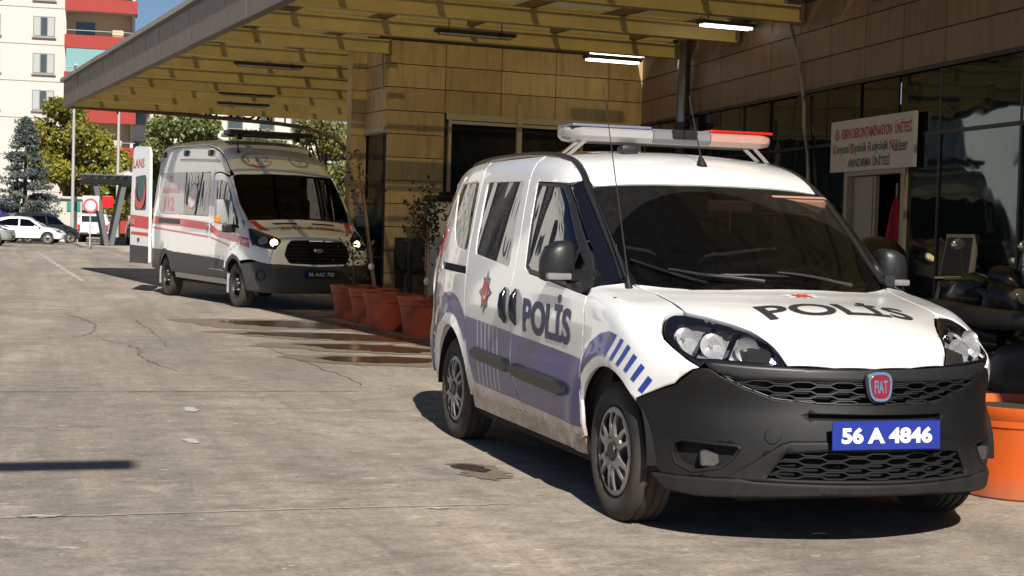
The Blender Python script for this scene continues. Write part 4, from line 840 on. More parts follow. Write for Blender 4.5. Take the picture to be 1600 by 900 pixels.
    # bonnet and roof-front markings
    for s_ in (-1, 1):
        polydecal('red_flash', B, 'S', frame_uv('S', on(B, 'T', [(.222, s_*.835), (.245, s_*.735), (.64, s_*.63), (.56, s_*.745)], (3,)), HS), 'red_vinyl', bn, HS, sp=.06)
        polydecal('bonnet_vent', B, 'S', frame_uv('S', on(B, 'T', [(.36, s_*.52), (.40, s_*.12), (.45, s_*.13), (.425, s_*.48)], (3,)), HS), 'void_black', bn, HS, sp=.06)
    V, F = text2d('AMBULANS', .02); V = V*[-1, 1]; decal('bonnet_lettering', B, 'S', V, F, frame_uv('S', on(B, 'T', [(.66, -.46), (.66, .58), (.52, .60), (.52, -.44)], (3,)), HS), 'red_vinyl', bn, HS, sp=.06)
    rw = lambda pts: frame_uv('T', on(B, 'S', pts, WS))
    c = (-.38, 1.44); ov = lambda cx, cy, rx, ry: [(cx+rx*math.cos(t), cy+ry*math.sin(t)) for t in np.linspace(0, 2*math.pi, 33)[:-1]]
    polydecal('oval_emblem', B, 'S', ov(c[0], c[1], .25, .235), 'decal_grey', root, WS, holes=[ov(c[0]+.03, c[1]+.01, .215, .19)], sp=.06); polydecal('oval_flash', B, 'S', [(c[0]-.13, c[1]-.16), (c[0]-.02, c[1]-.225), (c[0]+.03, c[1]-.215), (c[0]-.10, c[1]-.12)], 'red_vinyl', root, WS, off=.004, sp=.06)
    V, F = text2d('112', .01); decal('roof_number', B, 'S', V, F, [(-.53, 1.38), (-.16, 1.38), (-.16, 1.53), (-.53, 1.53)], 'decal_grey', root, WS, sp=.06)
    polydecal('crescent', B, 'S', [(.34+.17*y, 1.42+.17*-x*-1*-1) for x, y in [(-a, b) for a, b in crescent(1, .82, .2)]], 'decal_grey', root, WS, sp=.06)
    MB().tube([on(B, 'S', [(.34+.02*math.sin(t*6), 1.36+.14*t)], WS, .006)[0] for t in np.linspace(0, 1, 8)], .012, 6).build('crescent_staff', 'decal_grey', root)
    V, F = text2d('T.C. SAĞLIK BAKANLIĞI', .0); decal('roof_lettering', B, 'S', V, F, [(.10, 1.16), (.62, 1.17), (.62, 1.205), (.10, 1.195)], 'decal_grey', root, WS, sp=.08)
    plate('number_plate', '56 AAC 705', .52, .11, (1.108, 0, .555), (1, 0, .05), (0, 0, 1), root, 'plate_black', 'plate_white', .80, .55, .03, .01)
    MB().box((1.109, -.24, .555), (.013, .035, .10)).build('plate_band', 'plate_blue', root)
    # light bar, aerials, mirrors
    lb = MB().box((-1.30, 0, 2.79), (.34, 1.45, .08), ch=.03); lb.build('roof_light_bar', 'dark_trim', root); MB().box((-1.78, 0, 2.765), (.36, 1.2, .05), ch=.02).build('bar_fairing', 'black_gloss', root)
    for y in (-.5, .5): MB().box((-1.32, y, 2.73), (.12, .08, .1)).build('bar_foot', 'dark_trim', root)
    for y in (-.60, .64): b = on(B, 'T', [(-1.02, y)], (3.2,))[0]; MB().tube([b, b+np.array((-.03, 0, .06)), b+np.array((-.10, 0, .33))], [.03, .012, .004], 8).build('roof_aerial', 'dark_trim', root)
    for s_ in (-1, 1):
        MB().box((-.08, s_*1.17, 1.48), (.14, .22, .38), ch=.05).build('door_mirror', 'mirror_shell', root, smooth=45); MB().box((.0, s_*1.06, 1.22), (.12, .24, .13), ch=.03).build('mirror_arm', 'dark_trim', root); MB().box((-.03, s_*1.255, 1.36), (.1, .07, .12), ch=.03).build('mirror_signal', 'amber', root)
    for hx in (FX, RX):
        for s_ in (-1, 1):
            MB().lathe([(AR+.005, s_*.005), (AR+.005, s_*.36), (.0, s_*.365)], 20, XF((hx, s_*.97, AZ), RM((0, -1, 0), (1, 0, 0))), math.pi).build('wheel_housing', 'void_black', root)
            wheel(root, (hx, s_*.86, .345), s_, .352, .215, .215, 'steel')
            MB().box((hx-.40, s_*.86, .38), (.02, .22, .34), ch=.005).build('mud_flap', 'sill_grey', root)
    MB().box((-1.85, 0, .36), (5.0, 1.6, .16)).build('floor_pan', 'underbody', root)
    return root
simple('cladding', (.048, .048, .05), .5, var=.2, vs_=6, bump=.05, bs=120, dirt=(.2, .7, (.13, .11, .09), .4)); simple('sill_grey', (.36, .36, .36), .35, coat=.5); simple('mirror_shell', (.30, .31, .32), .4); simple('green_glass', (.02, .05, .045), .05, coat=.5)
build_ambulance()
# ---------------------------------------------------------------- ground
def ground_material():
    g = N('ground'); v = g.coord(); a = g.coord(scale=(.35, 1, 1))
    n1 = g.noise(a, .5, 7, .66, .8); n2 = g.noise(g.coord(scale=(1.5, .8, 1)), 1.5, 8, .72, .9); n3 = g.noise(v, 34, 5, .8); n4 = g.noise(g.coord(scale=(2.6, .75, 1)), 1.15, 9, .74, 1.4); n5 = g.noise(g.coord(scale=(.07, 1.5, 1)), 1.2, 7, .68, .4)
    c = g.ramp(n1, [(.36, (.225, .198, .168)), (.46, (.285, .248, .208)), (.55, (.345, .295, .243)), (.68, (.42, .35, .28))])
    c = g.mix(g.ramp(n2, [(.50, 0.), (.62, .62)]), c, (.20, .17, .142)); c = g.mix(g.ramp(n5, [(.46, 0.), (.60, .5)]), c, (.19, .165, .14)); c = g.mix(g.ramp(n4, [(.60, 0.), (.66, .4)]), c, (.47, .40, .33)); c = g.mix(g.ramp(g.noise(g.coord(scale=(2.2, .7, 1), loc=(3, 7, 1)), 2.6, 8, .75, 1.2), [(.60, 0.), (.66, .4)]), c, (.16, .135, .112))
    c = g.mix(.7, c, g.ramp(g.noise(g.coord(scale=(1.3, .8, 1)), 7, 7, .75, .5), [(.30, .62), (.5, 1.), (.70, 1.32)]), 'MULTIPLY')
    fl = g.noise(g.coord(scale=(4.5, 1.5, 1), loc=(2, 1, 4)), 2.2, 7, .7, 1.0); c = g.mix(g.ramp(fl, [(.635, 0.), (.66, .8)]), c, (.56, .50, .42)); f2 = g.noise(g.coord(scale=(3, 1.4, 1), loc=(8, 3, 2)), 5.5, 5, .65, .8); c = g.mix(g.ramp(f2, [(.67, 0.), (.69, .8)]), c, (.60, .55, .48))
    f3 = g.noise(g.coord(scale=(2.5, 1.1, 1), loc=(1, 13, 2)), 2.8, 7, .72, 1.0); c = g.mix(g.ramp(f3, [(.58, 0.), (.66, .55)]), c, (.17, .148, .125))
    c = g.mix(.75, c, g.ramp(n3, [(.25, .55), (.5, 1.), (.75, 1.45)]), 'MULTIPLY')
    vo = g.n('ShaderNodeTexVoronoi', feature='DISTANCE_TO_EDGE'); g.set(vo, Vector=g.mix(.35, a, g.n('ShaderNodeTexNoise').outputs['Color']), Scale=.33)
    cr = g.ramp(vo.outputs['Distance'], [(.0, 1.), (.006, .0)]); crm = g.math('MULTIPLY', cr, g.ramp(n1, [(.5, 0.), (.56, .25)])); c = g.mix(crm, c, (.07, .065, .06))
    sp = g.ramp(g.noise(v, 9, 4, .6), [(.735, 0.), (.75, .75)]); c = g.mix(sp, c, (.62, .60, .56))
    sp2 = g.ramp(g.noise(g.coord(loc=(5, 9, 0)), 5.5, 3, .55), [(.72, 0.), (.75, .7)]); c = g.mix(sp2, c, (.12, .11, .105))
    g.set(g.p, Base_Color=c, Roughness=.86, Specular_IOR_Level=.3); g.bump(g.mix(.4, n3, n2), .5, .014); MATS['ground'] = g.m
ground_material()
tag(MB().add([(-900, -500, 0), (120, -500, 0), (120, 500, 0), (-900, 500, 0)], [(0, 1, 2, 3)]).build('ground', 'ground'), kind='structure')
simple('wet', (.06, .04, .026), .15, var=.4, vs_=3, spec=.5); simple('damp', (.19, .145, .105), .6, var=.35, vs_=5); simple('oil', (.05, .038, .03), .3, var=.4, vs_=6)
simple('scuff', (.47, .44, .40), .8, var=.25, vs_=14); simple('crack', (.16, .135, .11), .9); simple('old_paint', (.42, .385, .34), .85, var=.3, vs_=6)
def ragged(poly, amp, seed, sub=7):
    r = random.Random(seed); P = catmull(poly, sub); c = P.mean(0); out = []
    for i, p in enumerate(P): out.append(p+np.array([r.gauss(0, amp*.5), r.gauss(0, amp)]))
    return out
def blot(name, poly, mat, z, amp, seed, label, cat, parent=None):
    uv, T, _ = fill2d(ragged(poly, amp, seed), [], 3., edge=0); o = MB().add([(a, b, z) for a, b in uv], [tuple(t) for t in T]).build(name, mat, parent); 
    return tag(o, kind='structure')
for i, (p, m, z, a) in enumerate([
    ([(-14.3, -1.5), (-14.5, -.3), (-14.2, .6), (-12.9, 1.0), (-12.0, .8), (-12.4, .1), (-12.5, -.8)], 'damp', .004, .10), ([(-13.9, -1.0), (-14.1, -.2), (-13.5, .6), (-12.6, .5), (-12.9, -.4)], 'wet', .008, .07),
    ([(-12.1, -1.3), (-11.95, .1), (-11.3, .95), (-9.9, 1.0), (-10.4, .2), (-10.9, -.6)], 'damp', .0042, .09), ([(-11.8, -1.0), (-11.75, .0), (-11.2, .85), (-10.3, .8), (-10.95, -.2)], 'wet', .0084, .07),
    ([(-10.2, -1.0), (-10.3, .0), (-9.7, .85), (-8.7, .8), (-8.8, .1), (-9.3, -.6)], 'damp', .0044, .08), ([(-10.0, -.6), (-10.0, .1), (-9.4, .7), (-8.9, .5), (-9.25, -.1)], 'wet', .0088, .06),
    ([(-8.6, -.9), (-8.55, .0), (-8.3, .65), (-7.4, .5), (-7.45, -.2), (-7.8, -.75)], 'damp', .0046, .07), ([(-8.4, -.6), (-8.4, .1), (-8.1, .5), (-7.7, .1), (-7.9, -.5)], 'wet', .0086, .05),
    ([(-1.60, -1.19), (-1.58, -1.04), (-1.40, -.96), (-1.18, -.95), (-1.02, -1.06), (-1.17, -1.18), (-1.36, -1.16)], 'damp', .004, .02), ([(-1.55, -1.17), (-1.52, -1.05), (-1.38, -1.02), (-1.26, -1.06), (-1.36, -1.13)], 'oil', .008, .012),
    ([(-16.5, .2), (-16, .9), (-13, 1.2), (-9, 1.5), (-9, .95), (-12, .75), (-15.5, .4)], 'damp', .0045, .06)]):
    blot('ground_stain', p, m, z, a, i, '', '')
for i, (x, y, w, h) in enumerate([(-4.2, -2.3, .14, .04), (-2.63, -2.44, .10, .035), (-.37, -3.3, .03, .10), (-.3, -1.55, .02, .06)]):
    blot('paint_scuff', [(x-w, y-h*.3), (x-w*.2, y-h), (x+w*.8, y-h*.5), (x+w, y+h*.4), (x, y+h), (x-w*.7, y+h*.6)], 'scuff', .005, min(w, h)*.45, 40+i, '', '')
def line_on_ground(name, pts, w, mat, z, seed, jit=.03):
    r = random.Random(seed); P = catmull(pts, 12, False); V = []; F = []
    for i, p in enumerate(P):
        t = P[min(i+1, len(P)-1)]-P[max(i-1, 0)]; n = np.array([-t[1], t[0]])/max(1e-6, np.linalg.norm(t)); q = p+n*r.gauss(0, jit); ww = w*r.uniform(.4, 1.2)
        V += [(*(q-n*ww), z), (*(q+n*ww), z)]
    F = [(2*i, 2*i+1, 2*i+3, 2*i+2) for i in range(len(P)-1)]
    return tag(MB().add(V, F).build(name, mat), kind='structure')
for i, L in enumerate([[(-10.7, -2.61), (-9.41, -2.32), (-8.28, -2.36), (-7.0, -2.12)], [(-14.1, -2.06), (-12, -2.0), (-9.6, -1.99)], [(-10.7, -3.7), (-10.8, -3.3), (-10.86, -2.94), (-13, -2.6), (-15.4, -2.9)], [(-9.47, -.99), (-7.6, -.85), (-5.77, -.75)]]): line_on_ground('crack', L, .007, 'crack', .006, i, .018)
line_on_ground('concrete_joint', [(-.37, -3.8), (-.36, -2.9), (-.37, -1.9), (-.35, -1.2)], .008, 'old_paint', .005, 9, .006); line_on_ground('concrete_joint', [(-5.4, -4.2), (-5.35, -2.5), (-5.3, -.9)], .012, 'crack', .005, 10, .01)
line_on_ground('lane_line', [(-58, -3.15), (-45, -2.8), (-34, -2.5), (-27, -2.3)], .07, 'old_paint', .005, 11, .01)
# ---------------------------------------------------------------- hospital building

def stone_mat(name, col):          # veined slabs with rain streaks
    g = N(name); oi = g.n('ShaderNodeObjectInfo'); v = g.coord('Object'); w = g.n('ShaderNodeVectorMath', operation='ADD'); g.t.links.new(v, w.inputs[0]); cx = g.n('ShaderNodeCombineXYZ'); g.t.links.new(g.math('MULTIPLY', oi.outputs['Random'], 37.), cx.inputs[0]); g.t.links.new(cx.outputs[0], w.inputs[1]); v = w.outputs[0]
    mp = g.n('ShaderNodeMapping'); g.t.links.new(v, mp.inputs[0]); mp.inputs['Scale'].default_value = (7, 7, .7)
    c = g.mix(g.noise(v, 2.4, 6, .65, .8), tuple(x*.74 for x in col), tuple(min(1, x*1.26) for x in col)); c = g.mix(g.ramp(g.noise(mp.outputs[0], 1.3, 5, .6), [(.48, 0.), (.66, .5)]), c, tuple(x*.5 for x in col))
    r = g.math('MULTIPLY_ADD', oi.outputs['Random'], .28); r.node.inputs[2].default_value = .86; h = g.n('ShaderNodeHueSaturation'); g.set(h, Color=c, Value=r); g.set(g.p, Base_Color=h.outputs[0], Roughness=.55); g.bump(g.noise(v, 28, 4, .6), .1, .004); MATS[name] = g.m
stone_mat('stone', (.42, .30, .15)); stone_mat('stone_shaded', (.215, .138, .097))  # second is the wing's stone again, with shade put into its colour
simple('joint_dark', (.03, .025, .02), .9); simple('frame_beige', (.38, .33, .25), .5); simple('frame_dark', (.02, .022, .025), .4, metal=.3); simple('plaster', (.55, .52, .47), .85, var=.1, vs_=1)
def facade_glass():
    g = N('facade_glass'); v = g.coord('Object'); g.set(g.p, Base_Color=(.008, .014, .016), Roughness=.03, Specular_IOR_Level=.75, Specular_Tint=(.55, .80, .85, 1.)); g.p.inputs['Coat Roughness'].default_value = .02
    g.bump(g.noise(v, 1.1, 2, .5, .5), .25, .02); MATS['facade_glass'] = g.m
facade_glass()
UX, UY = math.cos(math.radians(96.2)), math.sin(math.radians(96.2)); FXd = (math.cos(math.radians(6.2)), math.sin(math.radians(6.2)))   # u along the wing front, f towards the street
A = Vector((-17.16, 1.92, 0)); U = Vector((UX, UY, 0)); Fd = Vector((FXd[0], FXd[1], 0)); I0 = A+U*4.511
Wd = Vector((-math.cos(math.radians(175.7)), -math.sin(math.radians(175.7)), 0)); Wn = Vector((-Wd.y, Wd.x, 0))*-1    # along the facade towards the street, outward normal
if Wn.y > 0: Wn = -Wn
hosp = empty('hospital_building', tuple(A), 0, 'stone clad hospital entrance with dark glass front under the canopy', 'building')
def wl(p): return Vector(p)-A
def slab(name, o, d, n, s0, s1, z0, z1, off, th, mat, parent=hosp, mesh=None):
    """upright rectangle on the plane through o along d, proud of it by off"""
    c = wl(o)+d*((s0+s1)/2)+n*(off-th/2)+Vector((0, 0, (z0+z1)/2)); m = Matrix((d, n, Vector((0, 0, 1)))).transposed()
    return MB().box(c, (s1-s0, th, z1-z0), m=m).build(name, mat, parent)
def tiles(o, d, n, s0, s1, zs, tw, mat, skip=None):
    k = 0; cache = {}
    for i in range(len(zs)-1):
        s = s0
        while s < s1-.05:
            e = min(s+tw, s1); key = (round(e-s, 3), round(zs[i+1]-zs[i], 3))
            if not (skip and skip((s+e)/2, (zs[i]+zs[i+1])/2)):
                if key not in cache: cache[key] = MB().box((0, 0, 0), (e-s-.012, .03, zs[i+1]-zs[i]-.012), ch=.003).mesh('wall_tile'); cache[key].materials.append(M(mat))
                t = bpy.data.objects.new('wall_tile', cache[key]); COL.objects.link(t); t.parent = hosp
                rr = random.Random(k*7+int(s*100)); t.location = wl(o)+d*((s+e)/2)+n*(rr.uniform(-.003, .003))+Vector((0, 0, (zs[i]+zs[i+1])/2)); t.rotation_euler = (rr.uniform(-.003, .003), 0, math.atan2(d.y, d.x)+rr.uniform(-.003, .003)); k += 1
            s = e
rows = [3.87-.365*k for k in range(10, -2, -1)]; rows[0] = .0
# wing: core block, front and side tiles, window
def block(name, o, d, n, s0, s1, dep0, dep1, z0, z1, mat): return slab(name, o, d, n, s0, s1, z0, z1, -dep0, dep1-dep0, mat)
block('wall', A, U, Fd, .03, 4.6, .03, 1.9, 0, 4.40, 'joint_dark')
tiles(A, U, Fd, .0, 4.50, rows, .965, 'stone', skip=lambda s, z: s > 1.0 and z < 3.05)
tiles(A, -Fd, -U, .015, 1.04, rows, 1.03, 'stone', skip=lambda s, z: z < 2.86)
slab('wall_frieze', A, U, Fd, 1.0, 4.5, 3.045, 3.15, .012, .03, 'frame_beige')
for s0, s1 in ((1.09, 2.20), (2.28, 3.36), (3.42, 4.46)):
    w = slab('window', A, U, Fd, s0, s1, .12, 2.98, -.03, .03, 'facade_glass')
for s, wd in ((1.06, .05), (3.39, .05), (4.48, .05)): slab('window_frame', A, U, Fd, s-wd/2, s+wd/2, .05, 3.04, .02, .07, 'frame_beige')
slab('window_frame', A, U, Fd, 1.035, 4.5, 2.98, 3.03, .022, .07, 'frame_beige'); slab('window_post', A, U, Fd, 2.20, 2.28, 0, 3.34, .09, .06, 'frame_beige')
# side opening and pilaster
slab('side_door', A, -Fd, -U, .20, 1.0, 0, 2.78, -.02, .03, 'facade_glass'); slab('door_head', A, -Fd, -U, .0, 1.04, 2.80, 2.87, .05, .12, 'frame_beige')
P0 = A-Fd*1.03; slab('pilaster', P0, -U, Fd, .0, .26, 0, 4.2, .0, .22, 'stone')
for i in range(len(rows)-1): slab('wall_tile', P0, -U, Fd, .004, .262, rows[i]+.006, rows[i+1]-.006, .03, .028, 'stone')
# main front: stone band, dark glazing, door
L = 21.; zr = [3.15, 3.515, 3.88, 4.25]
tiles(I0, Wd, Wn, 0, L, zr, .93, 'stone_shaded')
block('wall', I0, Wd, Wn, -2, L, .03, .5, 3.14, 9.5, 'joint_dark'); block('wall', I0, Wd, Wn, -2, L, .031, 9, 4.6, 9.5, 'stone_shaded')
slab('band_edge', I0, Wd, Wn, 0, L, 3.11, 3.15, .03, .1, 'frame_dark')
door = (8.05, 9.38)
edges = [0.0]
while edges[-1] < L-.2: edges.append(edges[-1]+(.92 if edges[-1] < 9.6 else 1.55))
for i in range(len(edges)-1):
    a, b = edges[i]+.02, edges[i+1]-.02
    r = random.Random(i); 
    for z0, z1 in ((2.46, 3.10), (.12, 2.42)):
        aa, bb = a, b
        if z1 < 2.5:
            if aa >= door[0]-.1 and bb <= door[1]+.1: continue
            if aa < door[0] < bb: bb = door[0]-.05
            if aa < door[1] < bb: aa = door[1]+.05
        if bb-aa < .06: continue
        t = slab('glass_panel', I0, Wd, Wn, aa, bb, z0, z1, -.02, .02, 'facade_glass'); t.rotation_euler = (0, 0, r.uniform(-.006, .006))
    if not door[0] < edges[i] < door[1]: slab('mullion', I0, Wd, Wn, edges[i]-.02, edges[i]+.02, .1, 3.11, -.012, .06, 'frame_dark')
slab('transom', I0, Wd, Wn, 0, L, 2.42, 2.46, -.011, .05, 'frame_dark'); slab('plinth', I0, Wd, Wn, 0, L, 0, .12, .02, .2, 'stone_shaded')
for s0, s1, z0, z1 in ((door[0]-.09, door[0], 0, 2.13), (door[1], door[1]+.09, 0, 2.13), (door[0], door[1], 2.04, 2.13)): slab('door_frame', I0, Wd, Wn, s0, s1, z0, z1, .03, .14, 'frame_beige')
slab('door_leaf', I0, Wd, Wn, door[0]+.02, door[0]+.50, .05, 2.03, -.05, .04, 'frame_beige'); slab('door_leaf', I0, Wd, Wn, door[0]+.55, door[0]+.59, .05, 2.03, -.04, .05, 'frame_beige')
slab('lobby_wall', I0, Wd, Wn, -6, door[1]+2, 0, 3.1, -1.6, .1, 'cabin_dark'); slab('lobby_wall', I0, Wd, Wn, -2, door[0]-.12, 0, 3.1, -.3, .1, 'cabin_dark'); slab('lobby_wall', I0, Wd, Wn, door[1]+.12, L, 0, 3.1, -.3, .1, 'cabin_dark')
# ---------------------------------------------------------------- sign over the door
simple('sign_white', (.56, .52, .47), .45, coat=.3, var=.06, vs_=3); simple('sign_red', (.42, .02, .02), .5); simple('sign_ink', (.035, .05, .06), .5)
sg = empty('entrance_sign', tuple(I0+Wd*8.69+Wn*.05+Vector((0, 0, 2.39))), 0, 'white sign board with red and black lettering above the side door', 'sign')
sg.rotation_euler = (0, 0, math.atan2(Wd.y, Wd.x))        # local x along the facade, local -y outwards
MB().box((0, 0, 0), (2.08, .04, .60), ch=.004).build('board', 'sign_white', sg)
def sign_text(s, x0, x1, z0, z1, mat, bold=.0):
    V, F = text2d(s, bold); V = (V-V.min(0))/(V.max(0)-V.min(0)); return MB().add([(x0+(x1-x0)*a, -.023, z0+(z1-z0)*b) for a, b in V], F).build('lettering', mat, sg)
sign_text('KBRN DEKONTAMİNASYON  ÜNİTESİ', -.74, .98, .08, .235, 'sign_red', .02)
x = -.96
for i, (ini, rest, w) in enumerate((('K', 'imyasal', .46), ('B', 'iyolojik', .45), ('R', 'adyolojik', .52), ('N', 'ükleer', .45))):
    sign_text(ini, x, x+.085, -.095, .02, 'sign_red', .02); sign_text(rest, x+.095, x+w-.03, -.115, .02, 'sign_ink', .01); x += w+.005
sign_text('ARINDIRMA ÜNİTESİ', -.55, .50, -.255, -.125, 'sign_ink', .015)
MB().add([(-.86+.065*y, -.023, .145+.075*-xx*-1) for xx, y in crescent(1, .8, .24)], [tuple(range(len(crescent(1, .8, .24))))]).build('crescent', 'sign_red', sg)
MB().box((-.86, -.024, .17), (.02, .004, .09)).build('staff', 'sign_red', sg)
# ---------------------------------------------------------------- canopy
simple('fascia_metal', (.115, .088, .071), .5, metal=.15, var=.5, vs_=3.5, bump=.05, bs=14, rnd=.08); simple('cap_metal', (.24, .23, .22), .4, metal=.4, var=.25, vs_=3)
simple('beam_paint', (.52, .42, .19), .45, var=.28, vs_=2.5, bump=.03, bs=20, rnd=.06); simple('purlin_brown', (.16, .105, .06), .55, var=.3, vs_=4)
def roof_sheet_mat():
    g = N('roof_sheet'); v = g.coord(); t = g.n('ShaderNodeBsdfTranslucent'); g.set(t, Color=(.50, .40, .16)); d = g.n('ShaderNodeBsdfDiffuse'); g.set(d, Color=(.42, .34, .15)); tr = g.n('ShaderNodeBsdfTransparent'); g.set(tr, Color=(1., .82, .42))
    m1 = g.n('ShaderNodeMixShader'); m1.inputs[0].default_value = .13; g.t.links.new(d.outputs[0], m1.inputs[1]); g.t.links.new(t.outputs[0], m1.inputs[2])
    m2 = g.n('ShaderNodeMixShader'); m2.inputs[0].default_value = .10; g.t.links.new(m1.outputs[0], m2.inputs[1]); g.t.links.new(tr.outputs[0], m2.inputs[2]); g.t.links.new(m2.outputs[0], g.o.inputs[0]); MATS['roof_sheet'] = g.m
roof_sheet_mat()
can = empty('entrance_canopy', (-31.83, -2.61, 0), math.radians(6.2), 'large steel canopy with brown fascia and yellowed translucent roof', 'canopy')
# local x along the fascia towards the street, local y towards the building
CL = 41.0
def depth_at(x):      # how far the roof reaches in before it meets a wall
    p = Vector((-31.83, -2.61, 0))+Fd*x
    q = (p-A).dot(Fd)
    if -1.95 < q < .05: return 2.95
    if q <= -1.95: return 7.4
    # distance along U to the main front
    den = U.dot(Wn); return (I0-p).dot(Wn)/den-.06
xa = (A-Vector((-31.83, -2.61, 0))).dot(Fd)
bx_ = [.06+2.15*k for k in range(int(CL/2.15)+1)]
bmesh_cache = {}
for k, x in enumerate(bx_):
    d = depth_at(x); m = MB().box((x, d/2+.03, 4.11), (.10, d-.08, .20)); m.box((x, d/2+.03, 4.015), (.17, d-.09, .022)); m.box((x, d/2+.03, 4.207), (.17, d-.09, .022)); b = m.build('beam', 'beam_paint', can)
    if x > xa: MB().box((x, d-.04, 4.11), (.22, .03, .26)).build('beam_plate', 'purlin_brown', can)
    if k < len(bx_)-1:
        y = .75
        while y < min(d, depth_at(bx_[k+1]))-.3: MB().box((x+1.075, y, 4.27), (2.13, .07, .10)).build('purlin', 'purlin_brown', can); y += 1.32
        for j in range(3):                                            # secondary rails across the bay
            dd = min(depth_at(x+.54*(j+1)), d if j < 2 else 99); MB().box((x+.538*(j+1), dd/2+.03, 4.345), (.05, dd-.1, .045)).build('roof_rail', 'beam_paint', can)
ns = 39; sw_ = CL/ns
for k in range(ns):
    x0 = k*sw_; dd = max(depth_at(x0+.02), depth_at(x0+sw_-.02)); V = []; F = []; npf = 10
    for i in range(npf+1): z = 4.385+(.022 if i % 2 else 0); V += [(x0+sw_*i/npf, -.02, z), (x0+sw_*i/npf, dd, z)]
    F = [(2*i, 2*i+1, 2*i+3, 2*i+2) for i in range(npf)]; MB().add(V, F).build('roof_sheet', 'roof_sheet', can)
fc = {}
for k in range(34):
    w = CL/34
    for nm, bxs, mt in (('fascia_panel', (w/2, -.06, 4.285, w-.022, .03, .55), 'fascia_metal'), ('gutter_cap', (w/2, -.08, 4.60, w-.004, .16, .085), 'cap_metal'), ('fascia_lip', (w/2, -.02, 3.985, w-.004, .14, .045), 'fascia_metal')):
        if nm not in fc: fc[nm] = MB().box(bxs[:3], bxs[3:], ch=.004).mesh(nm); fc[nm].materials.append(M(mt))
        o = bpy.data.objects.new(nm, fc[nm]); COL.objects.link(o); o.parent = can; o.location = (k*w, random.Random(k).uniform(-.004, .004), random.Random(k+50).uniform(-.004, .004))
MB().box((-.05, 1.5, 4.29), (.03, 3.1, .52)).build('end_fascia', 'fascia_metal', can); MB().box((-.07, 1.5, 4.60), (.14, 3.16, .085)).build('gutter_cap', 'cap_metal', can)
MB().tube([(-.02, -.05, 4.0), (-.02, 2.4, 3.97), (-.02, 5.2, 3.86), (-.02, 5.9, 3.79), (-.02, 6.6, 3.60), (-.02, 7.0, 3.30)], .05, 8).build('edge_pipe', 'purlin_brown', can, smooth=50)
for y in (1.2, 3.6, 5.0, 5.35, 6.3): MB().tube([(-.02, y, 3.88 if y < 6 else 3.7), (-.02, y, 4.1)], .025, 6).build('pipe_hanger', 'purlin_brown', can)
cp = Vector((-15.13, 6.05, 0)); lc = Matrix.Rotation(math.radians(-6.2), 3, 'Z') @ (cp-Vector((-31.83, -2.61, 0)))
MB().tube([(lc.x, lc.y, 0), (lc.x, lc.y, 3.0)], .11, 16).build('post', 'frame_dark', can, smooth=50); MB().tube([(lc.x, lc.y, 2.98), (lc.x, lc.y, 4.36)], .10, 16).build('post', 'post_steel' if 'post_steel' in MATS else 'steel_dark', can, smooth=50); MB().tube([(lc.x, lc.y, 2.95), (lc.x, lc.y, 3.02)], .125, 16).build('post_collar', 'frame_dark', can, smooth=50)
MB().tube([(xa-.05, 2.83, 4.2), (xa-.0, 2.84, 4.05), (xa-.03, 2.84, 3.9), (xa-.03, 2.86, 3.45)], .018, 6).build('conduit', 'cap_metal', can)
# letters of the emergency sign on the far edge, seen from behind
V, F = text2d('ACİL SERVİS', .02); Vn = V/V.max(0)
ls = tag(MB().add([(0, 5.0-2.9*a, .36*b) for a, b in Vn], F).build('letter_sign', 'frame_dark'), 'dark cut out letters along the far edge of the canopy', 'sign'); ls.location = Vector((-31.83, -2.61, 3.93))-Fd*.14; ls.rotation_euler = (0, 0, math.radians(6.2))
sol = ls.modifiers.new('thick', 'SOLIDIFY'); sol.thickness = .04
# tube lights under the canopy
simple('lamp_dark', (.012, .011, .010), .6); simple('tube_off', (.35, .34, .30), .3); simple('tube_lit', (.9, .9, .85), .3, emit=((1., .95, .82), 3.))
def tube_light(x, y, z, lit, label, ang=96.2, ln=1.18):
    t = empty('tube_light', (x, y, z), math.radians(ang), label, 'lamp', 'tube lights under the canopy')
    MB().box((0, 0, .03), (ln, .16, .05), ch=.01).build('housing', 'lamp_dark', t); 
    for s in (-.05, .05): MB().tube([(-ln/2+.05, s, -.012), (ln/2-.05, s, -.012)], .018, 8).build('tube', 'tube_lit' if lit else 'tube_off', t, smooth=50)
    for s in (-ln/3, ln/3): MB().tube([(s, 0, .05), (s, 0, 4.3-z)], .008, 6).build('hanger', 'lamp_dark', t)
dk = 'dark tube light hanging under the canopy beams above the '
tube_light(-19.85, .45, 3.98, False, dk+'ambulance roof'); tube_light(-25.85, .87, 3.98, False, dk+'ambulance rear'); tube_light(-28.6, 1.16, 3.98, False, 'dark tube light hanging near the far letter sign'); tube_light(-14.07, 2.45, 3.98, False, dk+'potted saplings')
tube_light(-12.5, 5.5, 4.12, True, 'lit tube light beside the stone band over the dark glass', ln=.85); tube_light(-16.0, 5.3, 4.10, True, 'lit tube light next to the steel canopy post', ln=1.0); tube_light(-16.6, 5.45, 4.06, True, 'lit tube light close to the stone wing wall', ln=1.0)
cb = tag(MB().tube([tuple(I0+Wd*s+Wn*n_+Vector((0, 0, z))) for s, z, n_ in ((6.25, 4.35, .12), (6.35, 4.05, .10), (6.55, 3.68, .07), (6.68, 3.3, .06), (6.78, 3.0, .05), (6.80, 2.7, .05), (6.92, 2.35, .04), (6.98, 2.0, .05), (7.02, 1.2, .04))], .024, 6).build('hanging_cable', 'cap_metal'), 'pale cable hanging down the dark glass front beside the sign', 'cable')
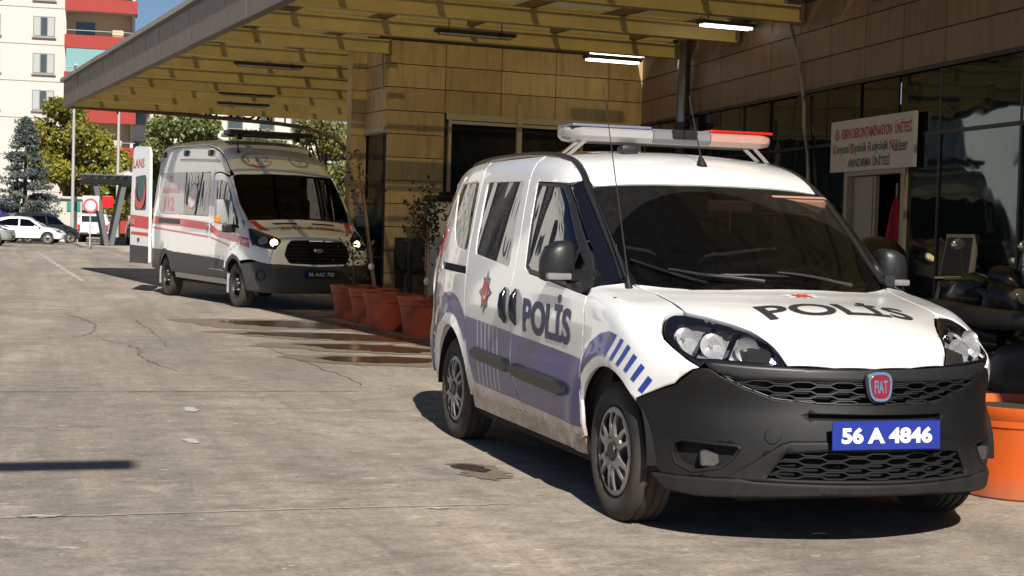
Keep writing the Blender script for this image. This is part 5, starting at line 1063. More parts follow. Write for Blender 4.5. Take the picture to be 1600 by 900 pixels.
# ---------------------------------------------------------------- planters and saplings
simple('terracotta', (.34, .062, .025), .55, var=.2, vs_=5, bump=.04, bs=40, rnd=.06); simple('orange_tub', (.62, .105, .012), .5, var=.15, vs_=4, dirt=(.0, .14, (.25, .17, .12), .5)); simple('soil', (.035, .025, .018), .95, bump=.6, bs=25)
simple('twig', (.16, .10, .06), .8, var=.3, vs_=20); simple('stake', (.30, .19, .10), .7); simple('tie_white', (.7, .7, .68), .7)
def tub(x, y, R, r, h, mat, label, cat='planter', group=None, ribs=12):
    t = empty('planter_tub', (x, y, 0), 0, label, cat, group); n = 48; V = []
    prof = [(r*.96, 0), (r, .01), (r+(R-r)*.66, h*.70), (R*.965, h*.78), (R*.985, h*.79), (R*.99, h*.86), (R, h*.87), (R*1.03, h*.97), (R*1.03, h), (R*.965, h), (R*.95, h*.90)]
    m = MB(); k = len(prof)
    for j in range(n):
        a = 2*math.pi*j/n; rb = 1+(.010 if (j*ribs/n) % 1 < .5 else -.006); V += [((q*(rb if .015 < z < h*.76 else 1))*math.cos(a), (q*(rb if .015 < z < h*.76 else 1))*math.sin(a), z) for q, z in prof]
    F = [(j*k+i, ((j+1) % n)*k+i, ((j+1) % n)*k+i+1, j*k+i+1) for j in range(n) for i in range(k-1)]
    m.add(V, F); m.build('tub', mat, t, smooth=35); MB().lathe([(R*.96, h*.91), (R*.5, h*.93), (0, h*.935)], 24).build('soil', 'soil', t, smooth=60); return t
def foliage(seed, n, size, fn, mat, name, parent, flat=.0):
    r = np.random.RandomState(seed); P = fn(r, n); n = len(P); a = r.uniform(0, 2*math.pi, n); b = r.uniform(-1.2, 1.2, n)*(1-flat)
    d = np.stack([np.cos(a)*np.cos(b), np.sin(a)*np.cos(b), np.sin(b)], 1); u = np.cross(d, r.normal(size=(n, 3))); u /= np.linalg.norm(u, axis=1)[:, None]
    s = size*r.uniform(.6, 1.4, (n, 1)); V = np.stack([P-d*s, P+u*s*.5, P+d*s, P-u*s*.5], 1).reshape(-1, 3)
    me = bpy.data.meshes.new(name); me.from_pydata(V.tolist(), [], np.arange(4*n).reshape(-1, 4).tolist()); me.update(); return link(name, me, mat, parent)
def leaf_mat(name, c1, c2, sc=.9, tr=.25):
    g = N(name); v = g.coord('Object'); c = g.mix(g.ramp(g.noise(v, sc, 4, .6), [(.35, 0.), (.65, 1.)]), c1, c2); c = g.mix(g.ramp(g.noise(v, 9, 3, .6), [(.3, 0.), (.7, .5)]), c, tuple(x*.45 for x in c1))
    d = g.n('ShaderNodeBsdfDiffuse'); t = g.n('ShaderNodeBsdfTranslucent'); gl = g.n('ShaderNodeBsdfGlossy'); g.set(gl, Roughness=.45, Color=(.7, .7, .7)); mx = g.n('ShaderNodeMixShader'); mx.inputs[0].default_value = tr
    g.set(d, Color=c); g.set(t, Color=c); m2 = g.n('ShaderNodeMixShader'); m2.inputs[0].default_value = .05
    g.t.links.new(d.outputs[0], mx.inputs[1]); g.t.links.new(t.outputs[0], mx.inputs[2]); g.t.links.new(mx.outputs[0], m2.inputs[1]); g.t.links.new(gl.outputs[0], m2.inputs[2]); g.t.links.new(m2.outputs[0], g.o.inputs[0]); MATS[name] = g.m
leaf_mat('leaf_dull', (.035, .05, .02), (.10, .085, .035)); leaf_mat('leaf_dry', (.09, .055, .03), (.14, .09, .05))
gp = 'terracotta tubs in a row by the wall'
tub(-14.95, 1.02, .335, .265, .47, 'terracotta', 'terracotta tub with no stake at the ambulance end of the row', group=gp); tub(-13.85, 1.06, .335, .265, .47, 'terracotta', 'terracotta tub holding the tall leaning stake', group=gp)
tub(-12.5, .98, .335, .265, .47, 'terracotta', 'terracotta tub standing between the two staked saplings', group=gp); tub(-11.5, 1.20, .345, .27, .48, 'terracotta', 'terracotta tub holding the leafy sapling with a white tie', group=gp)
tub(-.30, 1.55, .40, .335, .47, 'orange_tub', 'bright orange tub in the sun beside the police van', 'planter', ribs=16)
def sapling(x, y, z, lean, h, label, leaf, seed, n, stake=True, tie=True):
    t = empty('sapling', (x, y, z), 0, label, 'sapling'); top = Vector((lean[0], lean[1], h))
    MB().tube([(0, 0, 0), top*.5, top], [.016, .012, .006], 6).build('trunk', 'twig', t)
    if stake: MB().tube([(.03, .02, 0), top*.82+Vector((.03, .02, 0))], .017, 6).build('stake', 'stake', t)
    if tie: MB().sphere(top*.18+Vector((.02, 0, .02)), (.045, .045, .05), 8).build('tie', 'tie_white', t)
    rr = random.Random(seed); m = MB()
    for i in range(9):
        b = top*rr.uniform(.62, .97); e = b+Vector((rr.gauss(0, .14), rr.gauss(0, .14), rr.uniform(-.08, .2))); m.tube([b, (b+e)/2+Vector((0, 0, .03)), e], [.006, .004, .002], 5)
    m.build('twigs', 'twig', t)
    foliage(seed, n, .034, lambda r, k: np.array(top)*r.uniform(.62, 1.06, (k, 1))+r.normal(size=(k, 3))*[.12, .12, .13], leaf, 'crown', t); return t
sapling(-11.5, 1.20, .43, (-.02, -.03), 1.15, 'leafy sapling tied to a stake in the end tub by the police van', 'leaf_dull', 1, 420); sapling(-13.85, 1.06, .43, (-.20, -.22), 1.75, 'dry leaning sapling on a tall bare stake', 'leaf_dry', 2, 110, tie=True)
sapling(-14.95, 1.02, .43, (.02, -.05), .55, 'small dark sapling in the tub nearest the ambulance', 'leaf_dull', 3, 90, stake=False, tie=False)
# ---------------------------------------------------------------- things by the wing wall
simple('cabinet_white', (.58, .56, .50), .5, var=.1, vs_=3); simple('tile_line', (.35, .33, .28), .6)
cbn = empty('utility_cabinet', tuple(A+U*.92+Fd*.62), math.radians(96.2), 'pale cabinet with a dark upper panel against the stone wing', 'cabinet')
MB().box((0, 0, .86), (.74, .5, 1.72), ch=.01).build('case', 'cabinet_white', cbn); MB().box((.12, -.255, 1.22), (.50, .02, .78), ch=.004).build('dark_panel', 'void_black', cbn); MB().box((0, 0, 1.765), (.80, .56, .09), ch=.01).build('top', 'lamp_dark', cbn); MB().box((-.1, 0, 1.84), (.25, .2, .08), ch=.02).build('top_unit', 'lamp_dark', cbn)
for z in (.30, .52, .74): MB().box((0, -.252, z), (.735, .006, .012)).build('seam', 'tile_line', cbn)
MB().box((.12, -.253, .12), (.48, .01, .2)).build('kick_plate', 'void_black', cbn)
bp_ = empty('bollard', tuple(A+U*.24+Fd*.55), 0, 'black post standing in front of the wing corner', 'bollard'); MB().tube([(0, 0, 0), (0, 0, 1.12)], .045, 12).build('post', 'lamp_dark', bp_, smooth=50); MB().sphere((0, 0, 1.12), (.05, .05, .03), 12).build('cap', 'lamp_dark', bp_, smooth=60)
rk = empty('tube_rack', tuple(A+U*.62+Fd*1.1), math.radians(96.2), 'pale bent tube rack between the tubs and the cabinet', 'rack')
for y, h, x0 in ((-.1, .72, -.20), (.05, .48, -.10)): MB().tube([(x0, y, 0), (x0, y, h-.03), (x0+.03, y, h), (x0+.40, y, h), (x0+.43, y, h-.03), (x0+.43, y, 0)], .018, 6).build('hoop', 'cabinet_white', rk, smooth=50)
lk = empty('low_bench', tuple(A+U*.55+Fd*.35), math.radians(96.2), 'dark low bench against the foot of the stone wing', 'bench'); MB().box((0, 0, .62), (.9, .3, .05), ch=.01).build('seat', 'lamp_dark', lk); MB().box((0, .12, .9), (.9, .04, .5), ch=.01).build('backrest', 'lamp_dark', lk)
for s in (-.4, .4): MB().box((s, 0, .3), (.05, .28, .6)).build('leg', 'lamp_dark', lk)
# ---------------------------------------------------------------- motorcycles, easel, furled flag by the glass front
simple('bike_black', (.010, .010, .011), .3, coat=.4); simple('bike_grey', (.06, .06, .062), .4)
def motorcycle(x, y, rz, label, box=True):
    t = empty('motorcycle', (x, y, 0), rz, label, 'motorcycle', 'motorcycles parked by the glass front')
    for wx in (-.66, .66):
        w = empty('wheel', (wx, 0, .30), parent=t); rot = RM((0, 1, 0), (1, 0, 0)); MB().lathe(tyre(.30, .11, .21, False), 32, rot).build('tyre', 'rubber', w, smooth=40)
        m = MB().lathe([(.215, -.035), (.20, -.03), (.20, .03), (.215, .035)], 28, rot)
        for i in range(5): a = 2*math.pi*i/5; m.bar((0, 0, 0), (.205*math.cos(a), 0, .205*math.sin(a)), .03, .02)
        m.tube([(0, -.05, 0), (0, .05, 0)], .035, 10); m.build('rim', 'bike_grey', w)
    def loft(secs, name, mat, n=12):
        V = []; 
        for (px, pz, hy, hz) in secs: V += [(px, hy*math.copysign(abs(math.cos(a))**.7, math.cos(a)), pz+hz*math.copysign(abs(math.sin(a))**.8, math.sin(a))) for a in np.linspace(0, 2*math.pi, n+1)[:-1]]
        F = [(i*n+j, i*n+(j+1) % n, (i+1)*n+(j+1) % n, (i+1)*n+j) for i in range(len(secs)-1) for j in range(n)]+[tuple(range(n)), tuple(range((len(secs)-1)*n, len(secs)*n))]; return MB().add(V, F).build(name, mat, t, smooth=50)
    loft([(-.02, .86, .03, .03), (.05, .90, .11, .10), (.25, .95, .15, .13), (.42, .93, .11, .10), (.48, .90, .03, .04)], 'tank', 'bike_black'); loft([(-.80, .88, .03, .02), (-.72, .86, .10, .05), (-.3, .80, .14, .07), (.02, .80, .12, .06), (.08, .84, .04, .03)], 'seat', 'bike_grey')
    loft([(-.30, .45, .05, .08), (-.15, .46, .15, .19), (.12, .47, .16, .20), (.28, .48, .06, .10)], 'engine', 'bike_grey'); loft([(.44, .70, .04, .10), (.52, .80, .17, .24), (.62, .86, .16, .20), (.74, .84, .08, .10)], 'front_fairing', 'bike_black'); loft([(-.9, .70, .02, .03), (-.7, .72, .09, .08), (-.35, .68, .11, .10), (-.2, .66, .05, .06)], 'tail_fairing', 'bike_black')
    for s in (-1, 1):
        MB().tube([(.66, s*.09, .30), (.50, s*.09, .92)], .025, 8).build('fork', 'wheel_silver', t, smooth=50); MB().tube([(-.66, s*.10, .30), (-.05, s*.11, .40)], .025, 6).build('swing_arm', 'bike_grey', t); MB().tube([(.46, s*.04, 1.0), (.44, s*.2, 1.04), (.36, s*.36, 1.03)], .013, 8).build('handlebar', 'bike_grey', t, smooth=50)
        MB().tube([(.42, s*.24, 1.04), (.42, s*.28, 1.22)], .007, 6).build('mirror_stem', 'bike_grey', t); MB().sphere((.42, s*.30, 1.27), (.02, .065, .045), 12).build('mirror', 'mirror_face', t, smooth=50)
        MB().tube([(.30, s*.40, 1.035), (.40, s*.22, 1.045)], .018, 8).build('grip', 'bike_black', t)
    loft([(.44, 1.02, .02, .02), (.53, 1.06, .13, .08), (.63, 1.03, .10, .08), (.70, 1.0, .02, .02)], 'headlight_cowl', 'bike_black'); MB().sphere((.70, 0, .92), (.05, .09, .07), 12).build('headlight', 'lens_grey', t, smooth=50)
    V = [(x_, y_, z_) for x_, y_, z_ in ((.48, -.14, 1.08), (.48, .14, 1.08), (.36, .11, 1.36), (.36, -.11, 1.36))]; MB().add(V, [(0, 1, 2, 3)]).build('wind_screen', 'dark_screen', t)
    loft([(.40, .58, .02, .01), (.52, .63, .07, .012), (.66, .645, .075, .012), (.85, .58, .06, .012), (.93, .50, .02, .01)], 'front_mudguard', 'bike_black'); MB().tube([(-.1, -.14, .32), (-.4, -.16, .34), (-.8, -.17, .42)], [.03, .045, .05], 10).build('exhaust', 'wheel_silver', t, smooth=50); MB().tube([(-.05, .12, .3), (-.02, .28, .02)], .012, 6).build('side_stand', 'bike_grey', t)
    if box: MB().sphere((-.82, 0, 1.12), (.24, .24, .20), 18).box((-.8, 0, .94), (.3, .22, .04)).build('top_case', 'bike_black', t, smooth=50)
    return t
simple('mirror_face', (.55, .55, .52), .1, metal=.8)
motorcycle(-3.15, 2.95, math.radians(8), 'black motorcycle with a round top case beside the police van'); motorcycle(-1.75, 2.62, math.radians(20), 'black motorcycle without a top case next to the orange tub', False)
es = empty('easel_board', (-5.28, 4.40, 0), math.radians(-12), 'dark board on a pale slanted easel by the glass front', 'easel')
MB().box((0, .02, 1.12), (.62, .02, .46), m=Matrix.Rotation(-.15, 3, 'X')).build('board', 'lamp_dark', es)
for s in (-1, 1): MB().bar((s*.42, -.12, 0), (s*.31, .06, 1.36), .04, .03).build('leg', 'frame_beige', es)
MB().bar((-.32, .055, 1.35), (.32, .055, 1.35), .04, .03).build('rail', 'frame_beige', es); MB().bar((0, .5, 0), (0, .08, 1.3), .03, .03).build('leg', 'frame_beige', es)
simple('flag_red', (.42, .012, .012), .75); p = I0+Wd*8.78+Wn*-.24
fg = empty('furled_flag', tuple(p), 0, 'red furled flag standing inside the door opening', 'flag'); MB().tube([(0, 0, 0), (0, 0, 1.95)], .015, 8).build('pole', 'frame_beige', fg)
V = []; n = 20
for i, (z, r_) in enumerate(((.55, .18), (.9, .16), (1.3, .11), (1.65, .06), (1.80, .02))): V += [((r_*(1+.25*math.cos(5*a+i*.3)))*math.cos(a), (r_*(1+.25*math.cos(5*a+i*.3)))*math.sin(a), z) for a in np.linspace(0, 2*math.pi, n+1)[:-1]]
MB().add(V, [(i*n+j, i*n+(j+1) % n, (i+1)*n+(j+1) % n, (i+1)*n+j) for i in range(4) for j in range(n)]).build('cloth', 'flag_red', fg, smooth=50)
# ---------------------------------------------------------------- far street
simple('concrete', (.42, .39, .34), .85, var=.2, vs_=2); simple('kerb_stone', (.40, .36, .32), .85, var=.2, vs_=2); simple('grey_steel', (.11, .12, .125), .5, var=.15, vs_=2); simple('pole_grey', (.42, .43, .43), .5); simple('sign_face', (.72, .60, .58), .5); simple('sign_ring', (.52, .06, .08), .5)
tag(MB().prism(fillet([(-79, -1.2), (-68, -1.1), (-62.5, .4), (-61, 4), (-66, 9), (-80, 9)], .8), .14).build('traffic_island', 'kerb_stone'), kind='structure')
blk = tag(MB().box((0, 0, .19), (1.1, 1.25, .38), ch=.03).build('concrete_block', 'concrete'), 'pale concrete block at the foot of the steel shelter', 'block'); blk.location = (-73.2, .55, .13)
ns_ = empty('road_sign', (-66.2, -.82, .13), 0, 'round sign with a red ring on a thin pole', 'sign'); MB().tube([(0, 0, 0), (0, 0, 2.15)], .035, 8).build('pole', 'pole_grey', ns_, smooth=50)
MB().lathe([(.33, -.01), (.33, .01), (.24, .011)], 32, XF((.05, 0, 1.86), RM((1, 0, 0)))).build('ring', 'sign_ring', ns_); MB().lathe([(.25, .008), (0, .009)], 32, XF((.05, 0, 1.86), RM((1, 0, 0)))).build('face', 'sign_face', ns_); MB().box((-.04, .02, 1.98), (.02, .72, .66)).build('back_board', 'sign_face', ns_)
pg = empty('steel_shelter', (-68, .15, .13), 0, 'dark steel shelter with slanted columns and a slatted roof', 'shelter')
for y0, y1 in ((-.12, -.70), (.06, .62)):
    for x in (0, -3.0): MB().bar((x, y0, 0), (x, y1, 2.95), .22, .16, up=(1, 0, 0)).build('column', 'grey_steel', pg)
for x in (.15, -3.1): MB().box((x, .05, 3.05), (.14, 2.7, .2)).build('beam', 'grey_steel', pg)
for i in range(7): MB().box((-1.5, -1.2+.40*i, 3.22), (4.0, .14, .13)).build('roof_slat', 'grey_steel', pg)
MB().box((-1.5, .05, 3.32), (4.3, 2.9, .05)).build('roof_plate', 'grey_steel', pg)
rb = tag(MB().box((0, 0, 0), (.06, .48, .55), ch=.02).build('red_banner', 'red_vinyl'), 'red panel hanging inside the steel shelter', 'banner'); rb.location = (-67.6, .0, 2.2)
for px, py, lb_ in ((-89.3, -1.05, 'tall grey lamp post rising beside the yellow green tree'), (-88.5, 1.51, 'tall grey lamp post rising behind the steel shelter')):
    lp = empty('lamp_post', (px, py, 0), 0, lb_, 'lamp post'); MB().tube([(0, 0, 0), (0, 0, 10)], [.11, .07], 8).build('pole', 'pole_grey', lp, smooth=50); MB().tube([(0, 0, 9.9), (.3, 0, 10.25), (1.6, 0, 10.4)], .045, 6).build('arm', 'pole_grey', lp); MB().box((1.8, 0, 10.38), (.6, .25, .12), ch=.03).build('lamp_head', 'pole_grey', lp)
# street lamp beside the camera whose arm throws a short shadow on the road
s1 = empty('lamp_post', (5.55, -7.72, 0), 0, 'grey street lamp whose arm shades the road left of the police van', 'lamp post'); MB().tube([(0, 0, 0), (0, 0, 6.4)], [.08, .055], 10).build('pole', 'pole_grey', s1, smooth=50); MB().tube([(0, 0, 6.3), (.05, .3, 6.5), (.1, 2.6, 6.55)], .04, 8).build('arm', 'pole_grey', s1); MB().box((.12, 3.25, 6.54), (.22, 1.35, .12), ch=.03).build('lamp_head', 'pole_grey', s1)
# ---------------------------------------------------------------- parked cars far off
SEDAN = Body(prof=[(.80, .25), (.86, .40), (.84, .58), (.72, .72), (.30, .86), (-.10, .94), (-.55, 1.20), (-.95, 1.40), (-1.4, 1.455), (-2.0, 1.44), (-2.6, 1.30), (-3.1, 1.10), (-3.5, 1.05), (-3.62, .95), (-3.66, .6), (-3.58, .3), (-2, .2), (0, .18), (.6, .2)],
    wz=[(.2, .84), (.45, .88), (.75, .89), (.92, .86), (1.1, .79), (1.3, .69), (1.46, .60)], wx=[(-3.7, .86), (-3.2, .96), (-2.6, 1.), (-.2, 1.), (.4, .96), (.9, .82)], bow=[(.2, .35), (.9, .32), (1.4, .2)], crown=[(-3.7, .06), (.9, .06)], k=[(-3.7, .2), (0, .12), (.9, .22)])
SUV = Body(prof=[(.80, .3), (.86, .5), (.83, .72), (.70, .88), (.20, 1.0), (-.05, 1.06), (-.55, 1.42), (-.9, 1.62), (-1.5, 1.70), (-2.6, 1.69), (-3.2, 1.58), (-3.45, 1.15), (-3.5, .7), (-3.42, .35), (-2, .25), (0, .22), (.6, .24)],
    wz=[(.2, .84), (.5, .89), (.85, .90), (1.05, .87), (1.3, .79), (1.6, .68), (1.75, .6)], wx=[(-3.6, .88), (-3.1, .97), (-2.5, 1.), (-.2, 1.), (.4, .96), (.9, .83)], bow=[(.2, .35), (1., .3), (1.6, .2)], crown=[(-3.6, .06), (.9, .06)], k=[(-3.6, .2), (0, .12), (.9, .22)])
simple('paint_white', (.80, .80, .80), .3, coat=.8); simple('paint_dark', (.02, .022, .026), .25, coat=.9); simple('paint_silver', (.35, .36, .37), .35, metal=.3, coat=.6); glassy('car_glass', (.06, .065, .07), 1.5, base=.03)
def car(Bd, name, x, y, rz, paint, label, group, win, ws, rw, lamps, wheels=(0, -2.65), R=.32):
    t = empty(name, (x, y, 0), rz, label, 'car', group); c = wheels
    ar = [ring(cx, .31, R+.045, 0, 180, 12) for cx in c]
    side = [(.74, .28), (.80, .5), (.70, .70), (.2, .85)]+win['top']+[(-3.55, .92), (-3.58, .5), (-3.5, .3)]
    low = side+ar[1][::-1]+ar[0][::-1]
    panel('body_side', Bd, 'R', low, paint, t, sp=.12, holes=[fillet(w, .03) for w in win['glass']])
    for w in win['glass']: panel('side_window', Bd, 'R', w, 'car_glass', t, sp=.15, off=-.008, depth=0, bev=0)
    TP = on(Bd, 'R', win['top']); tp = np.concatenate([on(Bd, 'T', [(.55, -.62), (.2, -.74)], (2.2,)), TP, on(Bd, 'T', [(-3.45, -.65)], (2.2,))]); tpu = frame_uv('T', np.concatenate([tp, tp[::-1]*[1, -1, 1]]))
    panel('upper_shell', Bd, 'T', tpu, paint, t, (2.2,), sp=.12, mirror=False, holes=[ws, rw], depth=0, bev=0); panel('windscreen', Bd, 'T', ws, 'car_glass', t, (2.2,), sp=.15, mirror=False, off=-.004, depth=0, bev=0); panel('rear_window', Bd, 'T', rw, 'car_glass', t, (2.2,), sp=.15, mirror=False, off=-.004, depth=0, bev=0)
    NW = (-.4, 2.4); panel('front_end', Bd, 'W', [(-52, .30), (52, .30), (52, .60), (40, .76), (-40, .76), (-52, .60)], paint, t, NW, sp=.12, mirror=False, off=.003); panel('air_intake', Bd, 'W', [(-26, .34), (26, .34), (22, .50), (-22, .50)], 'grille_black', t, NW, sp=.15, mirror=False, off=.008)
    for s in (-1, 1): panel('headlamp', Bd, 'W', [(s*a, z) for a, z in ((-46, .66), (-26, .60), (-25, .66), (-44, .73))], 'lens_grey', t, NW, sp=.12, mirror=False, off=.010)
    panel('rear_end', Bd, 'B', [(-.70, .32), (.70, .32), (.72, .9), (.6, 1.02), (-.6, 1.02), (-.72, .9)], paint, t, (-5,), sp=.12, mirror=False); 
    for s in (-1, 1): panel('tail_light', Bd, 'B', [(s*a, z) for a, z in ((.45, .80), (.70, .78), (.70, .93), (.45, .93))], 'signal_red', t, (-5,), sp=.12, mirror=False, off=.008)
    MB().box((-1.4, 0, .5), (4.0, 1.5, .5)).build('floor_pan', 'underbody', t)
    for cx in c:
        for s in (-1, 1): wheel(t, (cx, s*.78, R-.005), s, R, .2, .215, 'alloy'); MB().lathe([(R+.05, s*.005), (R+.05, s*.3), (.0, s*.3)], 14, XF((cx, s*.88, .31), RM((0, -1, 0), (1, 0, 0))), math.pi).build('wheel_housing', 'void_black', t)
    for s in (-1, 1): MB().box((-.42, s*.98, .98), (.12, .2, .13), ch=.04).build('door_mirror', paint, t)
    for s in (-1, 1): 
        for hx in (-1.15, -2.15): P = on(Bd, 'R', [(hx, .80)], None, .012)[0]; MB().box(P*[1, -s, 1], (.2, .03, .03), ch=.01).build('door_handle', paint, t)
    return t
sw = dict(top=[(-.10, .92), (-.35, 1.07), (-.7, 1.26), (-1.0, 1.375), (-1.4, 1.41), (-2.0, 1.395), (-2.5, 1.28), (-3.0, 1.09), (-3.3, 1.02)], glass=[[(-.45, .92), (-.95, 1.28), (-1.42, 1.33), (-1.42, .93)], [(-1.50, .93), (-1.50, 1.33), (-2.0, 1.31), (-2.5, 1.16), (-2.62, .96)]])
sws = [(-.12, -.60), (-.02, 0), (-.12, .60), (-.82, .50), (-.78, 0), (-.82, -.50)]; srw = [(-2.25, -.50), (-2.3, 0), (-2.25, .50), (-2.95, .56), (-3.05, 0), (-2.95, -.56)]
gpc = 'cars parked along the far street'
car(SEDAN, 'parked_car', -79.4, -2.45, math.radians(83), 'paint_white', 'white sedan parked across the street beside the blue spruce', gpc, sw, sws, srw, None)
uw = dict(top=[(-.10, 1.03), (-.4, 1.27), (-.7, 1.46), (-1.0, 1.58), (-1.5, 1.63), (-2.6, 1.62), (-3.1, 1.50), (-3.3, 1.2)], glass=[[(-.45, 1.06), (-.92, 1.45), (-1.42, 1.52), (-1.42, 1.05)], [(-1.5, 1.05), (-1.5, 1.52), (-2.35, 1.50), (-2.35, 1.06)], [(-2.43, 1.06), (-2.43, 1.49), (-2.9, 1.40), (-2.95, 1.12)]])
uws = [(-.12, -.60), (-.02, 0), (-.12, .60), (-.84, .52), (-.80, 0), (-.84, -.52)]; urw = [(-2.98, -.45), (-3.0, 0), (-2.98, .45), (-3.22, .5), (-3.26, 0), (-3.22, -.5)]
car(SUV, 'parked_car', -84.5, -1.7, math.radians(120), 'paint_dark', 'dark car parked between the white sedan and the pickup', gpc, uw, uws, urw, None)
car(SUV, 'parked_car', -71, 2.5, math.radians(8), 'paint_dark', 'dark car parked behind the slanted shelter columns', gpc, uw, uws, urw, None)
car(SUV, 'parked_car', -86.5, -5.7, math.radians(86), 'paint_white', 'white tall car parked under the blue spruce', gpc, uw, uws, urw, None)
car(SUV, 'parked_car', -70.5, -4.95, math.radians(85), 'paint_silver', 'silver car at the street corner nearest the ambulance', gpc, uw, uws, urw, None)
def pickup(x, y, rz):
    t = empty('pickup_truck', (x, y, 0), rz, 'white pickup truck with a closed bed cover seen from behind', 'pickup', gpc)      # local x forward, origin at rear bumper
    sec = lambda pts, w0, w1: None
    def loft(secs, name, mat):
        V = []; n = 8
        for (px, w, z0, z1, wt) in secs: V += [(px, -w, z0), (px, -w, z0+(z1-z0)*.55), (px, -wt, z1-.06), (px, -wt+.1, z1), (px, wt-.1, z1), (px, wt, z1-.06), (px, w, z0+(z1-z0)*.55), (px, w, z0)]
        F = [(i*n+j, i*n+(j+1) % n, (i+1)*n+(j+1) % n, (i+1)*n+j) for i in range(len(secs)-1) for j in range(n)]+[tuple(range(n)), tuple(range((len(secs)-1)*n, len(secs)*n))]; return MB().add(V, F).build(name, mat, t, smooth=30)
    loft([(.12, .90, .55, 1.12, .88), (.2, .93, .5, 1.14, .90), (3.2, .93, .45, 1.14, .90), (4.6, .92, .45, 1.16, .88), (5.1, .85, .5, 1.0, .8)], 'body', 'paint_white'); loft([(.18, .86, 1.12, 1.66, .74), (.35, .86, 1.12, 1.74, .76), (1.7, .86, 1.12, 1.76, .76)], 'bed_cover', 'paint_white'); loft([(1.72, .86, 1.12, 1.72, .74), (2.0, .86, 1.12, 1.76, .74), (3.1, .86, 1.12, 1.74, .72), (3.9, .86, 1.10, 1.18, .8)], 'cab', 'paint_white')
    MB().box((.20, 0, 1.42), (.06, 1.34, .38), ch=.02).build('rear_window', 'black_gloss', t); MB().box((.07, 0, .86), (.06, 1.46, .50), ch=.02).build('tailgate', 'paint_white', t); MB().box((.03, 0, .93), (.02, .12, .08)).build('badge', 'chrome', t); MB().box((.03, 0, .52), (.22, 1.76, .14), ch=.03).build('rear_bumper', 'grille_black', t); MB().box((-.085, 0, .60), (.02, .5, .11)).build('number_plate', 'plate_white', t)
    for s in (-1, 1):
        MB().box((.08, s*.82, .90), (.08, .15, .38), ch=.02).build('tail_light', 'signal_red', t); MB().box((3.5, s*1.05, 1.22), (.12, .22, .2), ch=.04).build('door_mirror', 'paint_white', t); MB().box((2.5, s*.835, 1.42), (1.2, .03, .34)).build('side_window', 'black_gloss', t); MB().box((1.0, s*.845, 1.42), (1.1, .03, .30)).build('side_window', 'black_gloss', t); MB().tube([(.5, s*.66, 1.80), (3.0, s*.66, 1.83)], .025, 6).build('roof_rail', 'cap_metal', t)
        for cx in (1.0, 4.2): wheel(t, (cx, s*.80, .37), s, .375, .24, .22, 'alloy')
    MB().box((2.5, 0, .48), (4.6, 1.3, .22)).build('floor_pan', 'underbody', t)
pickup(-89.6, .15, math.radians(174))
# white gazebo roof and blue bin behind
aw = empty('parasol', (-80, 2.25, 0), 0, 'white parasol roof behind the steel shelter', 'parasol'); MB().tube([(0, 0, 0), (0, 0, 4.1)], .05, 8).build('pole', 'pole_grey', aw); MB().lathe([(1.25, 3.75), (1.25, 3.9), (.7, 4.1), (0, 4.25)], 8).build('canopy', 'paint_white', aw)
bb = empty('blue_container', (-87, -4.7, 0), .1, 'blue container standing at the foot of the spruce', 'container'); 
simple('blue_bin', (.03, .04, .19), .5); MB().box((0, 0, 1.2), (1.2, 1.2, 2.2), ch=.05).build('case', 'blue_bin', bb); MB().box((0, 0, 2.33), (1.3, 1.3, .1), ch=.03).build('lid', 'blue_bin', bb)
kio = empty('kiosk', (-92, -2.2, 0), .05, 'pale kiosk with a small green board behind the pickup', 'kiosk'); MB().box((0, 0, 1.3), (2, 3.4, 2.6), ch=.03).build('wall', 'plaster', kio); MB().box((0, 0, 2.68), (2.4, 3.8, .15), ch=.03).build('roof', 'plaster', kio)
simple('green_board', (.02, .25, .20), .5); MB().box((1.05, 1.2, 2.15), (.05, .8, .55)).build('board', 'green_board', kio)
# ---------------------------------------------------------------- trees
leaf_mat('leaf_yellow', (.20, .225, .035), (.42, .36, .05), .5); leaf_mat('leaf_green', (.14, .19, .055), (.32, .33, .11), .6); leaf_mat('leaf_deep', (.12, .16, .05), (.29, .27, .08), .6); leaf_mat('needle_blue', (.11, .135, .125), (.21, .24, .22), .9, .1); simple('bark', (.10, .07, .05), .9, var=.3, vs_=6)
def tree(x, y, h, w, label, leaf, seed, z0=1.2, n=9000, size=.16, lobes=16, squash=1.):
    t = empty('tree', (x, y, 0), 0, label, 'tree', 'trees behind the far street'); r = np.random.RandomState(seed); m = MB(); m.tube([(0, 0, 0), (.05, .03, h*.3), (0, 0, h*.75)], [.2, .15, .05], 8)
    C_ = []
    for i in range(lobes):
        a = r.uniform(0, 6.28); k = r.uniform(0, 1); zz = z0+(h-z0)*(.12+.8*k); rad = w*.5*math.sin(math.pi*min(1, .22+.72*(1-k)))*r.uniform(.45, .85); c = np.array([rad*math.cos(a), rad*math.sin(a), zz]); s = w*.5*r.uniform(.28, .46); C_.append((c, s)); m.tube([(0, 0, zz*.55), c*.6+np.array([0, 0, zz*.25]), c], [.07, .045, .015], 5)
    C_.append((np.array([0, 0, h*.88]), w*.2)); m.build('trunk', 'bark', t)
    def fn(rr, k):
        idx = rr.randint(0, len(C_), k); d = rr.normal(size=(k, 3)); d /= np.linalg.norm(d, axis=1)[:, None]; R_ = np.array([C_[i][1] for i in idx])[:, None]*(rr.uniform(.25, 1, (k, 1))**.45); sub = np.sin(d[:, :1]*9+idx[:, None])*np.cos(d[:, 1:2]*8)
        return np.array([C_[i][0] for i in idx])+d*R_*(1+.28*sub)*[1, 1, .8]
    foliage(seed, n, size, fn, leaf, 'crown', t); return t
